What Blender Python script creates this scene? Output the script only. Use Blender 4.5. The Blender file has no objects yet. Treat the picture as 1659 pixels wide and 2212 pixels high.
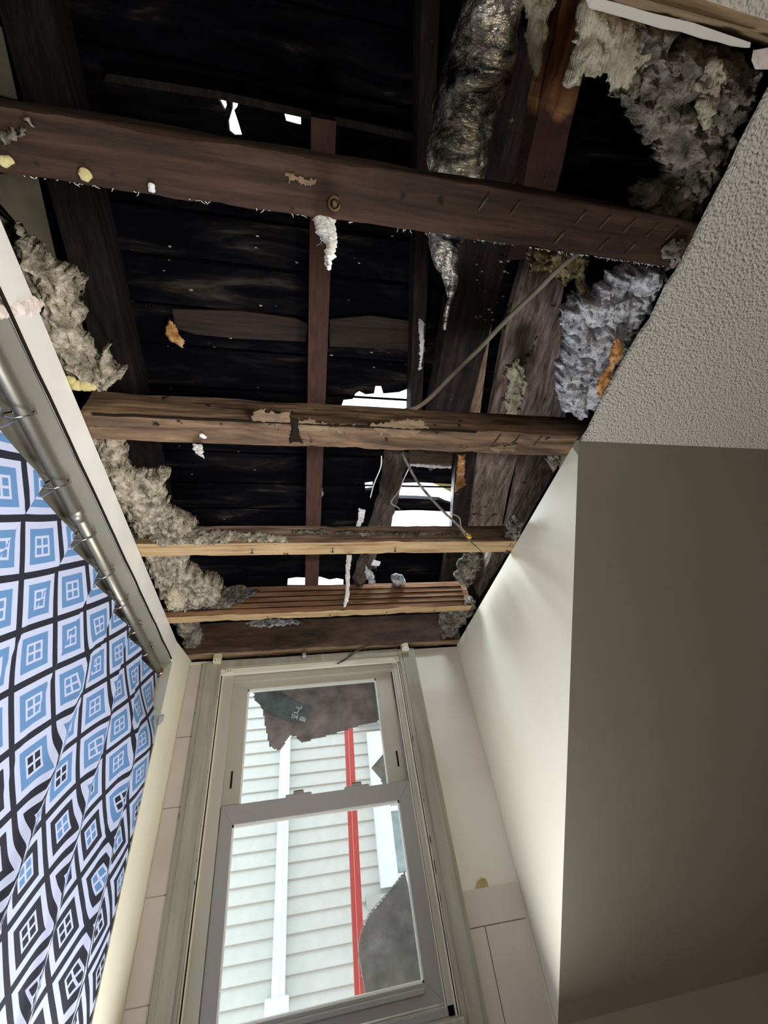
import bpy, bmesh, math, random
from mathutils import Vector, Matrix, noise, geometry
random.seed(7)
S = bpy.context.scene
C = S.collection
CZ = 1.45                      # eye height above the floor; ceiling is at 2.45

# ------------------------------------------------------------------ camera
YAW, PITCH, ROLL, FPX = -0.265289, 0.742330, -0.175409, 897.33
cy, sy, cp, sp = math.cos(YAW), math.sin(YAW), math.cos(PITCH), math.sin(PITCH)
FW = Vector((-sy*cp, cy*cp, sp)); RT = Vector((cy, sy, 0)); UP = RT.cross(FW)
RT2 = RT*math.cos(ROLL)+UP*math.sin(ROLL); UP2 = -RT*math.sin(ROLL)+UP*math.cos(ROLL)
cam = bpy.data.cameras.new('camera'); co = bpy.data.objects.new('camera', cam); C.objects.link(co)
M = Matrix((RT2, UP2, -FW)).transposed().to_4x4(); M.translation = (0, 0, CZ); co.matrix_world = M
cam.sensor_fit = 'HORIZONTAL'; cam.sensor_width = 36; cam.lens = FPX/1659*36; cam.clip_start = 0.02
S.camera = co

# ------------------------------------------------------------------ world, lights, exposure
S.view_settings.view_transform = 'Standard'; S.view_settings.look = 'None'
S.view_settings.gamma = 1; S.view_settings.use_curve_mapping = False
S.view_settings.exposure = 0.0
S.cycles.use_denoising = True
S.cycles.max_bounces = 10; S.cycles.diffuse_bounces = 7; S.cycles.transparent_max_bounces = 16
S.cycles.sample_clamp_indirect = 6
w = bpy.data.worlds.new('world'); S.world = w; w.use_nodes = True
wn = w.node_tree.nodes; wn['Background'].inputs[0].default_value = (0.90, 0.96, 1.0, 1); wn['Background'].inputs[1].default_value = 2.3

def area(name, loc, target, sx, sy_, power, col, spread=180):
    l = bpy.data.lights.new(name, 'AREA'); l.shape = 'RECTANGLE'; l.size = sx; l.size_y = sy_
    l.energy = power; l.color = col; l.spread = math.radians(spread)
    o = bpy.data.objects.new(name, l); C.objects.link(o); o.location = loc
    o.rotation_euler = (Vector(target)-Vector(loc)).to_track_quat('-Z', 'Y').to_euler(); return o
area('low_window_fill', (0.05, 2.0, 0.80), (0.05, 0.6, 1.15), 0.85, 0.45, 35, (0.98, 0.98, 1.0))  # added light inside the room, below view; stands in for window light
area('roof_gap_daylight', (0.60, 1.50, 3.02), (0.72, 1.47, 2.4), 0.42, 0.24, 16, (0.80, 0.90, 1.0), 160)
area('rear_room_fill', (0.5, -0.9, 2.36), (-0.2, 0.9, 1.2), 0.3, 0.3, 7, (1.0, 0.90, 0.74), 130)  # added fill behind the camera, no fixture
area('curtain_side_fill', (0.66, 0.05, 1.35), (-0.6, 0.9, 2.1), 0.4, 0.2, 9, (1.0, 0.96, 0.90), 100)  # added fill out of view, brightens curtain and header

# ------------------------------------------------------------------ helpers
CAM = Vector((0, 0, CZ))
def ray(px, py):
    return RT2*((px-829.5)/FPX) + UP2*(-(py-1106)/FPX) + FW
def onz(px, py, z): d = ray(px, py); return CAM + d*((z-CZ)/d.z)       # a photo point read off at height z
def ony(px, py, y): d = ray(px, py); return CAM + d*(y/d.y)
def onx(px, py, x): d = ray(px, py); return CAM + d*(x/d.x)
RA, RB = 1.75+CZ, 0.18                                                  # underside of the roof: z = RA - RB*y
def onroof(px, py, off=0.0):
    d = ray(px, py); t = (RA-CZ+off)/(d.z+RB*d.y); return CAM + d*t
def roofz(y, off=0.0): return RA-RB*y+off
def pxm(p, n):                                                          # metres covered by n photo pixels at p
    return n*((p-CAM).dot(FW))/FPX

def tag(o, label=None, cat=None, group=None, kind=None):
    if label: o['label'] = label
    if cat: o['category'] = cat
    if group: o['group'] = group
    if kind: o['kind'] = kind
    return o
def empty(name, loc=(0, 0, 0)):
    o = bpy.data.objects.new(name, None); C.objects.link(o); o.location = loc; o.empty_display_size = .1; return o
def link(name, me, mat, parent=None, smooth=False):
    o = bpy.data.objects.new(name, me); C.objects.link(o)
    if mat is not None and not me.materials: me.materials.append(mat)
    if smooth:
        for p in me.polygons: p.use_smooth = True
    if parent is not None:
        o.parent = parent; o.matrix_parent_inverse = Matrix.Translation(-Vector(parent.location))
    return o
def obj(name, bm, mat, parent=None, smooth=False):
    bmesh.ops.recalc_face_normals(bm, faces=bm.faces)
    me = bpy.data.meshes.new(name); bm.to_mesh(me); bm.free(); return link(name, me, mat, parent, smooth)
def add_box(bm, a, b, bev=0.0):
    x0, x1 = sorted((a[0], b[0])); y0, y1 = sorted((a[1], b[1])); z0, z1 = sorted((a[2], b[2]))
    v = [bm.verts.new((x, y, z)) for x in (x0, x1) for y in (y0, y1) for z in (z0, z1)]
    fs = [bm.faces.new([v[i] for i in q]) for q in ((0,1,3,2),(4,6,7,5),(0,4,5,1),(2,3,7,6),(0,2,6,4),(1,5,7,3))]
    if bev > 0:
        es = list({e for f in fs for e in f.edges})
        bmesh.ops.bevel(bm, geom=es, offset=bev, segments=2, affect='EDGES', profile=.5)
    return v
def box(name, a, b, mat, parent=None, bev=0.0):
    bm = bmesh.new(); add_box(bm, a, b, bev); return obj(name, bm, mat, parent)
def add_prism(bm, pts, ext):
    ext = Vector(ext); a = [bm.verts.new(p) for p in pts]; b = [bm.verts.new(Vector(p)+ext) for p in pts]
    n = len(pts); fs = [bm.faces.new(a), bm.faces.new(list(reversed(b)))]
    for i in range(n): fs.append(bm.faces.new((a[i], b[i], b[(i+1) % n], a[(i+1) % n])))
    bmesh.ops.triangulate(bm, faces=[f for f in fs[:2] if len(f.verts) > 4])
def prism(name, pts, ext, mat, parent=None):
    bm = bmesh.new(); add_prism(bm, pts, ext); return obj(name, bm, mat, parent)
def add_tube(bm, pts, rad, seg=10, crumple=0.0, freq=20, caps=True):
    pts = [Vector(p) for p in pts]; n = len(pts)
    if not isinstance(rad, (list, tuple)): rad = [rad]*n
    rings = []; t0 = (pts[1]-pts[0]).normalized()
    nrm = t0.cross(Vector((0.13, .31, .94))).normalized()
    for i, p in enumerate(pts):
        t = (pts[min(i+1, n-1)]-pts[max(i-1, 0)]).normalized()
        nrm = (nrm - t*nrm.dot(t)).normalized(); b = t.cross(nrm); ring = []
        for k in range(seg):
            a = 2*math.pi*k/seg; d = nrm*math.cos(a)+b*math.sin(a); q = p+d*rad[i]
            if crumple: q += d*crumple*noise.turbulence(q*freq, 3, True)*min(1, rad[i]/.03) - d*crumple*.6*min(1, rad[i]/.03)
            ring.append(bm.verts.new(q))
        rings.append(ring)
    for i in range(n-1):
        for k in range(seg):
            bm.faces.new((rings[i][k], rings[i][(k+1) % seg], rings[i+1][(k+1) % seg], rings[i+1][k]))
    if caps: bm.faces.new(rings[0]); bm.faces.new(list(reversed(rings[-1])))
def spline(pts, per=8):
    pts = [Vector(p) for p in pts]; out = []
    for i in range(len(pts)-1):
        p0 = pts[max(i-1, 0)]; p1 = pts[i]; p2 = pts[i+1]; p3 = pts[min(i+2, len(pts)-1)]
        for k in range(per):
            t = k/per
            out.append(.5*((2*p1)+(p2-p0)*t+(2*p0-5*p1+4*p2-p3)*t*t+(3*p1-p0-3*p2+p3)*t**3))
    out.append(pts[-1]); return out
def lerp_list(v, per=8):
    out = []
    for i in range(len(v)-1):
        for k in range(per): out.append(v[i]+(v[i+1]-v[i])*k/per)
    return out+[v[-1]]
def tube(name, pts, rad, mat, parent=None, seg=10, **k):
    bm = bmesh.new(); add_tube(bm, pts, rad, seg, **k); return obj(name, bm, mat, parent, True)

def seg_dist(p, a, b):
    ab = b-a; t = max(0, min(1, (p-a).dot(ab)/max(ab.dot(ab), 1e-9))); return (p-a-ab*t).length
def inside(p, poly):
    c = False; n = len(poly)
    for i in range(n):
        a = poly[i]; b = poly[i-1]
        if (a.y > p.y) != (b.y > p.y) and p.x < (b.x-a.x)*(p.y-a.y)/(b.y-a.y)+a.x: c = not c
    return c
def fluff(name, pts, thick, mat, parent=None, step=.0042, edge=.045, amp=.012, freq=38, ragged=.012, up=None, seed=0.0):
    """a lumpy, ragged-edged closed pad of fibre over the outline pts, thick along up"""
    o = pts[0]; u = (pts[1]-pts[0]).normalized()
    nn = Vector((0, 0, 0))
    for i in range(1, len(pts)-1): nn += (pts[i]-o).cross(pts[i+1]-o)
    nn.normalize()
    if up is not None and nn.dot(Vector(up)) < 0: nn = -nn
    v = nn.cross(u); so = Vector((seed*3.1, seed*1.7, seed))
    P2 = [Vector(((p-o).dot(u), (p-o).dot(v))) for p in pts]
    x0 = min(p.x for p in P2)-ragged; x1 = max(p.x for p in P2)+ragged; y0 = min(p.y for p in P2)-ragged; y1 = max(p.y for p in P2)+ragged
    nx = int((x1-x0)/step)+2; ny = int((y1-y0)/step)+2; D = {}
    for i in range(nx):
        for j in range(ny):
            q = Vector((x0+i*step, y0+j*step)); w3 = o+u*q.x+v*q.y+so
            d = min(seg_dist(q, P2[k-1], P2[k]) for k in range(len(P2)))
            if not inside(q, P2): d = -d
            d += ragged*1.5*noise.fractal(w3*45, .6, 2.2, 5)
            D[i, j] = d
    bm = bmesh.new(); top = {}; bot = {}
    def put(i, j):
        if (i, j) in top: return
        d = max(D[i, j], 0); q = o+u*(x0+i*step)+v*(y0+j*step)
        h = thick*.5*math.sqrt(max(0, 1-(1-min(1, d/edge))**2))*(.55+.9*abs(noise.noise((q+so)*11+Vector((3, 3, 3)))))
        a = q+so; dis = Vector((noise.fractal(a*freq, .8, 2.2, 3), noise.fractal((a+Vector((5, 1, 2)))*freq, .8, 2.2, 3), 0))*amp*.8
        k = noise.fractal(a*freq*.55, .9, 2.1, 5); k2 = abs(noise.noise(a*freq*1.3))*1.4
        base = q+nn*thick*.5+u*dis.x+v*dis.y
        k3 = noise.fractal(a*freq*2.6, .9, 2.1, 3); hh = h+(amp*(.8-k2*1.2)+amp*.9*k+amp*.55*k3)*min(1, d/.010)
        bot[i, j] = bm.verts.new(base-nn*hh)
        top[i, j] = bm.verts.new(base+nn*(h*.9+.0012))
    F = set()
    for i in range(nx-1):
        for j in range(ny-1):
            if max(D[i, j], D[i+1, j], D[i, j+1], D[i+1, j+1]) > 0 and min(D[i, j], D[i+1, j], D[i, j+1], D[i+1, j+1]) > -step*.6:
                F.add((i, j))
                for c in ((i, j), (i+1, j), (i+1, j+1), (i, j+1)): put(*c)
    for (i, j) in F:
        c = ((i, j), (i+1, j), (i+1, j+1), (i, j+1))
        bm.faces.new([bot[k] for k in c]); bm.faces.new([top[k] for k in reversed(c)])
        for (di, dj, k0, k1) in ((-1, 0, 3, 0), (1, 0, 1, 2), (0, -1, 0, 1), (0, 1, 2, 3)):
            if (i+di, j+dj) not in F: bm.faces.new((bot[c[k1]], bot[c[k0]], top[c[k0]], top[c[k1]]))
    me = bpy.data.meshes.new(name); bmesh.ops.recalc_face_normals(bm, faces=bm.faces); bm.to_mesh(me); bm.free()
    return link(name, me, mat, parent, True)
def add_blob(bm, c, r, amp=.35, freq=2.2, sub=3, sq=(1, 1, 1)):
    g = bmesh.ops.create_icosphere(bm, subdivisions=sub, radius=1)
    c = Vector(c)
    for vv in g['verts']:
        d = vv.co.copy(); k = 1+amp*noise.fractal(d*freq+c*40, .7, 2.2, 4)*1.3-amp*.6*abs(noise.noise(d*freq*2+c*31))
        vv.co = c+Vector((d.x*sq[0], d.y*sq[1], d.z*sq[2]))*r*k
def strands(name, origin, n, length, spreadv, mat, parent=None, r=.0006, down=(0, 0, -1)):
    bm = bmesh.new()
    for i in range(n):
        p = Vector(origin)+Vector([random.uniform(-a, a) for a in spreadv]); pts = [p]
        d = (Vector(down)+Vector([random.uniform(-.35, .35) for _ in range(3)])).normalized()
        L = length*random.uniform(.4, 1)
        for k in range(5):
            d = (d+Vector([random.uniform(-.3, .3) for _ in range(3)])).normalized(); p = p+d*L/5; pts.append(p)
        add_tube(bm, pts, [r, r, r, r*.8, r*.6, r*.3], 4)
    return obj(name, bm, mat, parent)

# ------------------------------------------------------------------ materials
def mat(name, col=(.5, .5, .5), rough=.7, metal=0.0, spec=.4):
    m = bpy.data.materials.new(name); m.use_nodes = True; b = m.node_tree.nodes['Principled BSDF']
    b.inputs['Base Color'].default_value = (*col, 1); b.inputs['Roughness'].default_value = rough
    b.inputs['Metallic'].default_value = metal; b.inputs['Specular IOR Level'].default_value = spec; return m
def N(m, t, **k):
    n = m.node_tree.nodes.new(t)
    for a, b in k.items():
        if a.startswith('i_'):
            key = a[2:]; key = int(key) if key.isdigit() else key
            n.inputs[key].default_value = b
        else: setattr(n, a, b)
    return n
def L(m, a, b): m.node_tree.links.new(a, b)
def noisemat(name, cols, scale=5.0, detail=8, rough=.8, vec=(1, 1, 1), bump=.3, bscale=None, bdist=.01, lo=.35, hi=.65, spec=.3, metal=0.0, dist=0.0, spots=None):
    """colour ramp over stretched fractal noise; spots=(colour, scale, threshold) adds small marks"""
    m = mat(name, cols[0], rough, metal, spec); b = m.node_tree.nodes['Principled BSDF']
    tc = N(m, 'ShaderNodeTexCoord'); mp = N(m, 'ShaderNodeMapping'); mp.inputs['Scale'].default_value = vec
    L(m, tc.outputs['Object'], mp.inputs[0])
    nz = N(m, 'ShaderNodeTexNoise'); nz.inputs['Scale'].default_value = scale; nz.inputs['Detail'].default_value = detail
    nz.inputs['Roughness'].default_value = .62; nz.inputs['Distortion'].default_value = dist; L(m, mp.outputs[0], nz.inputs[0])
    cr = N(m, 'ShaderNodeValToRGB'); r = cr.color_ramp
    while len(r.elements) < len(cols): r.elements.new(.5)
    for i, c in enumerate(cols):
        r.elements[i].position = lo+(hi-lo)*i/max(1, len(cols)-1); r.elements[i].color = (*c, 1)
    L(m, nz.outputs[0], cr.inputs[0]); out = cr.outputs[0]
    if spots:
        sn = N(m, 'ShaderNodeTexNoise'); sn.inputs['Scale'].default_value = spots[1]; sn.inputs['Detail'].default_value = 3
        L(m, tc.outputs['Object'], sn.inputs[0])
        sr = N(m, 'ShaderNodeMapRange'); sr.inputs[1].default_value = spots[2]; sr.inputs[2].default_value = spots[2]+.04
        L(m, sn.outputs[0], sr.inputs[0]); mx = N(m, 'ShaderNodeMix', data_type='RGBA')
        L(m, sr.outputs[0], mx.inputs[0]); L(m, out, mx.inputs[6]); mx.inputs[7].default_value = (*spots[0], 1); out = mx.outputs[2]
    L(m, out, b.inputs['Base Color'])
    if bump:
        n2 = N(m, 'ShaderNodeTexNoise'); n2.inputs['Scale'].default_value = bscale or scale*3; n2.inputs['Detail'].default_value = 6
        L(m, mp.outputs[0], n2.inputs[0]); bp = N(m, 'ShaderNodeBump'); bp.inputs['Strength'].default_value = bump
        bp.inputs['Distance'].default_value = bdist; L(m, n2.outputs[0], bp.inputs['Height']); L(m, bp.outputs[0], b.inputs['Normal'])
    return m
GX = (1, 14, 14); GY = (14, 1, 14)
W_J1 = noisemat('joist_dark_red', [(.015, .008, .005), (.040, .020, .012), (.078, .040, .024)], 3, vec=GX, lo=.3, hi=.7, bump=.35, spots=((.008, .006, .005), 24, .70))
W_J2 = noisemat('joist_charred', [(.035, .02, .012), (.14, .085, .05), (.27, .175, .10)], 3.5, vec=(1, 9, 9), lo=.32, hi=.68, bump=.6, dist=.6, spots=((.012, .009, .007), 22, .66))
W_J3 = noisemat('joist_pale_pine', [(.20, .11, .05), (.40, .27, .135), (.52, .37, .20)], 3.5, vec=GX, lo=.3, hi=.7, bump=.3, spots=((.05, .03, .015), 26, .70))
W_J4 = noisemat('joist_orange_pine', [(.12, .052, .026), (.27, .135, .068), (.38, .22, .12)], 4, vec=(1, 22, 22), lo=.3, hi=.7, bump=.35, spots=((.05, .03, .015), 26, .72))
W_J5 = noisemat('lintel_brown', [(.03, .018, .012), (.09, .052, .034), (.16, .10, .065)], 5, vec=(1, 4, 4), lo=.3, hi=.7, bump=.5)
W_RED = noisemat('rafter_red', [(.055, .024, .018), (.095, .044, .032)], 5, vec=GY, bump=.3)
W_DRK = noisemat('timber_dark', [(.008, .005, .0045), (.018, .011, .009), (.040, .025, .020)], 4, vec=GY, bump=.4, spots=((.16, .12, .09), 40, .72))
W_ORG = noisemat('timber_orange', [(.10, .03, .012), (.28, .12, .045), (.40, .20, .08)], 3, vec=GY, bump=.3)
W_PALE = noisemat('timber_weathered', [(.10, .065, .05), (.26, .19, .155), (.42, .35, .31)], 4, vec=GY, bump=.5, spots=((.05, .035, .03), 18, .64))
W_OLV = noisemat('board_olive', [(.08, .073, .05), (.14, .125, .088)], 5, bump=.2)
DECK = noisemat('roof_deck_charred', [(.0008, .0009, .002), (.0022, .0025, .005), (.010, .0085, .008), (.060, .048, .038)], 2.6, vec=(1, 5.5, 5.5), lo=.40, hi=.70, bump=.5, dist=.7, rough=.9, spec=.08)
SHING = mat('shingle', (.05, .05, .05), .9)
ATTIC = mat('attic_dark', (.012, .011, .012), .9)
INS_B = noisemat('insulation_tan', [(.13, .11, .08), (.30, .265, .20), (.50, .45, .36)], 34, vec=(1, 1, 1), lo=.36, hi=.62, bump=1.0, bscale=90, bdist=.012, rough=1, spec=.05)
INS_G = noisemat('insulation_grey', [(.14, .14, .14), (.33, .33, .335), (.56, .56, .57)], 34, lo=.36, hi=.62, bump=1.0, bscale=90, bdist=.012, rough=1, spec=.05)
INS_G2 = noisemat('insulation_light_grey', [(.24, .24, .245), (.46, .46, .47), (.72, .73, .75)], 30, lo=.34, hi=.62, bump=1.0, bscale=90, bdist=.012, rough=1, spec=.05)
INS_D = noisemat('insulation_dirty', [(.06, .055, .042), (.165, .148, .118), (.33, .295, .235)], 26, lo=.36, hi=.64, bump=1.0, bscale=80, bdist=.014, rough=1, spec=.05)
INS_M = noisemat('insulation_mustard', [(.08, .055, .03), (.24, .18, .09), (.45, .36, .20)], 30, lo=.36, hi=.64, bump=1.0, bscale=80, bdist=.014, rough=1, spec=.05)
INS_P = noisemat('insulation_batt_pale', [(.30, .255, .17), (.52, .46, .33), (.66, .60, .45)], 9, vec=(4, .8, 4), lo=.3, hi=.66, bump=.8, bscale=50, bdist=.012, rough=1, spec=.05)
INS_Y = noisemat('foam_yellow', [(.45, .38, .16), (.66, .60, .33)], 14, bump=.5, rough=.9)
FIB_W = noisemat('fibre_white', [(.62, .62, .62), (.86, .86, .87)], 30, bump=.6, rough=.95)
FIB_O = noisemat('fibre_orange', [(.30, .12, .03), (.56, .27, .09), (.75, .5, .28)], 40, bump=.8, rough=.95)
CREAM = noisemat('wall_paint_cream', [(.79, .75, .595), (.83, .795, .66)], 1.6, bump=.12, bscale=60, bdist=.002, rough=.5)
WHITE = noisemat('wall_paint_white', [(.73, .69, .60), (.79, .75, .67)], 2.5, bump=.12, bscale=60, bdist=.002, rough=.55, spots=((.45, .38, .30), 30, .755))
SHADE_TONE = noisemat('slope_shade_tone', [(.28, .25, .192), (.31, .278, .22)], 1.2, bump=.08, bscale=80, bdist=.001, rough=.7)  # wall colour darkened so the slope's shade is part of the tone
POP = mat('ceiling_popcorn', (.60, .56, .48), .9)
def popcorn():
    m = POP; b = m.node_tree.nodes['Principled BSDF']; tc = N(m, 'ShaderNodeTexCoord')
    a = N(m, 'ShaderNodeTexNoise'); a.inputs['Scale'].default_value = 140; a.inputs['Detail'].default_value = 2
    v = N(m, 'ShaderNodeTexVoronoi'); v.inputs['Scale'].default_value = 170; v.feature = 'SMOOTH_F1'
    for t in (a, v): L(m, tc.outputs['Object'], t.inputs['Vector'])
    s = N(m, 'ShaderNodeMath', operation='SUBTRACT'); L(m, a.outputs[0], s.inputs[0]); L(m, v.outputs[0], s.inputs[1])
    bp = N(m, 'ShaderNodeBump'); bp.inputs['Strength'].default_value = .8; bp.inputs['Distance'].default_value = .007
    L(m, s.outputs[0], bp.inputs['Height']); L(m, bp.outputs[0], b.inputs['Normal'])
popcorn()
TILE = noisemat('tile_board', [(.52, .465, .40), (.60, .545, .48)], 2, bump=.05, rough=.4)
CASE = noisemat('casing_paint', [(.30, .28, .215), (.40, .375, .30)], 3, vec=(10, 10, 1), bump=.25, bdist=.004, rough=.5, spots=((.10, .08, .06), 55, .74))
VINYL = mat('vinyl_grey', (.33, .315, .30), .4)
SASH = mat('sash_beige', (.48, .45, .365), .45)
LINE = mat('track_cream', (.80, .76, .62), .4)
BEAD = mat('glazing_bead_white', (.85, .86, .80), .4)
BRKT = mat('bracket_cream', (.62, .55, .36), .5)
DARKG = mat('gap_dark', (.018, .014, .011), 1, 0, 0)
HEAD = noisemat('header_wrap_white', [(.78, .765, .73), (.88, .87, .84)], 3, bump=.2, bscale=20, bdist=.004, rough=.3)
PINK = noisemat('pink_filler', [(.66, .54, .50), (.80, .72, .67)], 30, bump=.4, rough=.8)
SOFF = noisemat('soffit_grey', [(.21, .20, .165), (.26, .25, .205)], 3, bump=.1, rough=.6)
CHROME = mat('brushed_metal', (.36, .34, .29), .48, 1.0)
STEEL = mat('ring_metal', (.45, .43, .40), .22, 1.0)
BRASS = mat('flange_brass', (.40, .27, .17), .28, 1.0)
CABLE = noisemat('cable_sheath', [(.22, .18, .13), (.34, .29, .22)], 20, bump=.2)
WIRE = mat('wire_dark', (.05, .04, .035), .6)
NUT = mat('wire_nut_yellow', (.62, .42, .05), .4)
TAPE = mat('tape_grey', (.42, .44, .44), .3)
SID = mat('siding_white', (.63, .65, .62), .55); SIDG = mat('siding_shadow_lap', (.38, .34, .29), .8)
DSP = mat('downspout_white', (.78, .86, .90), .4)
RED = mat('red_paint', (.42, .045, .04), .45)
NWIN = mat('neighbour_trim', (.80, .86, .88), .45); NGL = noisemat('neighbour_glass', [(.20, .27, .29), (.36, .43, .44)], 8, rough=.15, bump=0, spec=.8)
EAVE = mat('eave_grey', (.45, .46, .45), .7)
DUCT = noisemat('plastic_wrap_silver', [(.02, .02, .025), (.22, .21, .19), (.62, .58, .50), (.85, .81, .72)], 3.6, vec=(1.2, 4, 3), lo=.34, hi=.62, bump=.85, bscale=14, bdist=.03, rough=.2, metal=.8, dist=1.2)
GLASS = bpy.data.materials.new('window_glass'); GLASS.use_nodes = True
def glassmat():
    m = GLASS; nt = m.node_tree; nt.nodes.remove(nt.nodes['Principled BSDF'])
    o = nt.nodes['Material Output']; t = N(m, 'ShaderNodeBsdfTransparent'); t.inputs[0].default_value = (.97, .985, .98, 1)
    g = N(m, 'ShaderNodeBsdfDiffuse'); g.inputs[0].default_value = (.8, .8, .78, 1)      # a film of dust
    tc = N(m, 'ShaderNodeTexCoord'); f = N(m, 'ShaderNodeTexNoise'); f.inputs['Scale'].default_value = 30; L(m, tc.outputs['Object'], f.inputs[0])
    r = N(m, 'ShaderNodeMapRange'); r.inputs[1].default_value = .3; r.inputs[2].default_value = .8; r.inputs[3].default_value = .015; r.inputs[4].default_value = .07
    L(m, f.outputs[0], r.inputs[0]); x = N(m, 'ShaderNodeMixShader')
    L(m, r.outputs[0], x.inputs[0]); L(m, t.outputs[0], x.inputs[1]); L(m, g.outputs[0], x.inputs[2]); L(m, x.outputs[0], o.inputs[0])
glassmat()
def filmmat(name, col, alpha, rough=.35):
    m = noisemat(name, [tuple(c*.6 for c in col), col, tuple(min(1, c*1.5) for c in col)], 9, bump=.6, bscale=18, bdist=.02, rough=rough)
    b = m.node_tree.nodes['Principled BSDF']; b.inputs['Alpha'].default_value = alpha; return m
FILM = filmmat('dark_film', (.24, .17, .165), .88); BAG = filmmat('bag_slate', (.085, .115, .125), 1.0); FILM2 = filmmat('grey_film', (.40, .375, .37), .82)
def curtainmat():
    m = mat('curtain_diamond_print', (.8, .8, .85), .8); b = m.node_tree.nodes['Principled BSDF']
    uv = N(m, 'ShaderNodeUVMap'); sx = N(m, 'ShaderNodeSeparateXYZ'); L(m, uv.outputs[0], sx.inputs[0])
    def ma(op, a, b_=None, c=None):
        n = N(m, 'ShaderNodeMath', operation=op)
        for i, v in enumerate((a, b_, c)):
            if v is None: continue
            if isinstance(v, (int, float)): n.inputs[i].default_value = v
            else: L(m, v, n.inputs[i])
        return n.outputs[0]
    u, v = sx.outputs[0], sx.outputs[1]
    A = ma('ADD', u, v); B = ma('SUBTRACT', u, v)
    fA = ma('SUBTRACT', ma('FRACT', A), .5); fB = ma('SUBTRACT', ma('FRACT', B), .5)
    aA = ma('ABSOLUTE', fA); aB = ma('ABSOLUTE', fB); mm = ma('MULTIPLY', ma('MAXIMUM', aA, aB), 2.0)
    vc = ma('MULTIPLY', ma('SUBTRACT', ma('FLOOR', A), ma('FLOOR', B)), .5)      # v of the diamond's centre
    cross = ma('LESS_THAN', ma('MINIMUM', aA, aB), .022)
    pane = ma('MULTIPLY', ma('LESS_THAN', mm, .29), ma('SUBTRACT', 1, cross))
    ring = ma('MULTIPLY', ma('GREATER_THAN', mm, .38), ma('LESS_THAN', mm, .635))
    line = ma('GREATER_THAN', mm, .875)
    blackring = ma('LESS_THAN', vc, -1.75)
    bp1 = ma('MULTIPLY', ma('GREATER_THAN', vc, -1.75), ma('LESS_THAN', vc, -1.25)); bp2 = ma('LESS_THAN', vc, -2.75)
    blackpane = ma('MAXIMUM', bp1, bp2)
    DK = (.012, .014, .026, 1); BL = (.11, .24, .47, 1); WH = (.50, .55, .76, 1)
    def mix(f, a, b_):
        n = N(m, 'ShaderNodeMix', data_type='RGBA'); L(m, f, n.inputs[0])
        for i, v_ in ((6, a), (7, b_)):
            if isinstance(v_, tuple): n.inputs[i].default_value = v_
            else: L(m, v_, n.inputs[i])
        return n.outputs[2]
    rc = mix(blackring, BL, DK); pc = mix(blackpane, BL, DK)
    c = mix(ring, WH, rc); c = mix(pane, c, pc); c = mix(line, c, DK); L(m, c, b.inputs['Base Color'])
    return m
CURT = curtainmat()

# ================================================================== SETTING
HZ = 2.45
struct = lambda o: tag(o, kind='structure')
struct(box('floor', (-1.6, -2.6, -.06), (3.0, 2.3, 0), noisemat('floor_vinyl', [(.25, .22, .18), (.33, .29, .24)], 3, rough=.5)))
# window wall with an opening for the sash window
bm = bmesh.new()
WX0, WX1, WZ0, WZ1 = -.385, .525, 1.13, 2.425
for a, b in (((-1.6, 2.15, 0), (WX0, 2.32, 2.44)), ((WX1, 2.15, 0), (3.0, 2.32, 2.44)), ((WX0, 2.15, 0), (WX1, 2.32, WZ0)), ((WX0, 2.15, WZ1), (WX1, 2.32, 2.44))):
    add_box(bm, a, b)
struct(obj('wall_front', bm, WHITE))
# eaves wall of the attic above the window wall
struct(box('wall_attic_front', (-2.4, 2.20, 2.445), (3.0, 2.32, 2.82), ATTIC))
# cream cheek wall on the right of the window bay
YC, ZCc = .735, 2.425
sl = lambda y: 2.415-.961*(y-.726)
struct(prism('wall_right', [(.87, YC, 2.449), (.87, 2.149, 2.449), (.87, 2.149, sl(2.149)), (.87, YC, sl(YC))], (.0005, 0, 0), CREAM))
struct(prism('wall_right_core', [(.871, YC, 2.449), (.871, 2.149, 2.449), (.871, 2.149, sl(2.149)+.06), (.871, YC, sl(YC)+.06)], (.075, 0, 0), CREAM))
struct(box('wall_knee', (.88, 2.14, 0), (3.0, 2.1495, 1.2), SHADE_TONE))
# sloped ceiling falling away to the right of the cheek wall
struct(prism('ceiling_slope', [(.8705, .70, sl(.70)), (3.0, .70, sl(.70)), (3.0, 2.149, sl(2.149)), (.8705, 2.149, sl(2.149))], (0, .07, .07), SHADE_TONE))
# flat popcorn ceiling, torn open over the bay
edge = [onz(*p, HZ-.006) for p in ((1270, 928), (1288, 890), (1318, 830), (1345, 782), (1382, 720), (1405, 690), (1440, 615), (1462, 585), (1500, 512), (1530, 450), (1572, 372), (1600, 308), (1640, 232), (1659, 195))]
pl = [Vector((.872, .79, 0)), Vector((3.0, .79, 0)), Vector((3.0, -2.6, 0)), Vector((-1.6, -2.6, 0)), Vector((-1.6, -.30, 0)), Vector((.5, -.17, 0)), Vector((.80, -.165, 0)), Vector((.845, -.13, 0))]
poly = pl + [Vector((e.x, e.y, 0)) for e in reversed(edge)]
def flat_fill(name, pts, z, thick, m):
    t3 = [Vector((p.x, p.y, z)) for p in pts]; tri = geometry.tessellate_polygon([t3]); bm = bmesh.new()
    a = [bm.verts.new(p) for p in t3]; b = [bm.verts.new(p+Vector((0, 0, thick))) for p in t3]; n = len(t3)
    for q in tri: bm.faces.new([a[i] for i in q]); bm.faces.new([b[i] for i in reversed(q)])
    for i in range(n): bm.faces.new((a[i], b[i], b[(i+1) % n], a[(i+1) % n]))
    return obj(name, bm, m)
struct(flat_fill('ceiling', poly, HZ-.012, .0115, POP))
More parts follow.
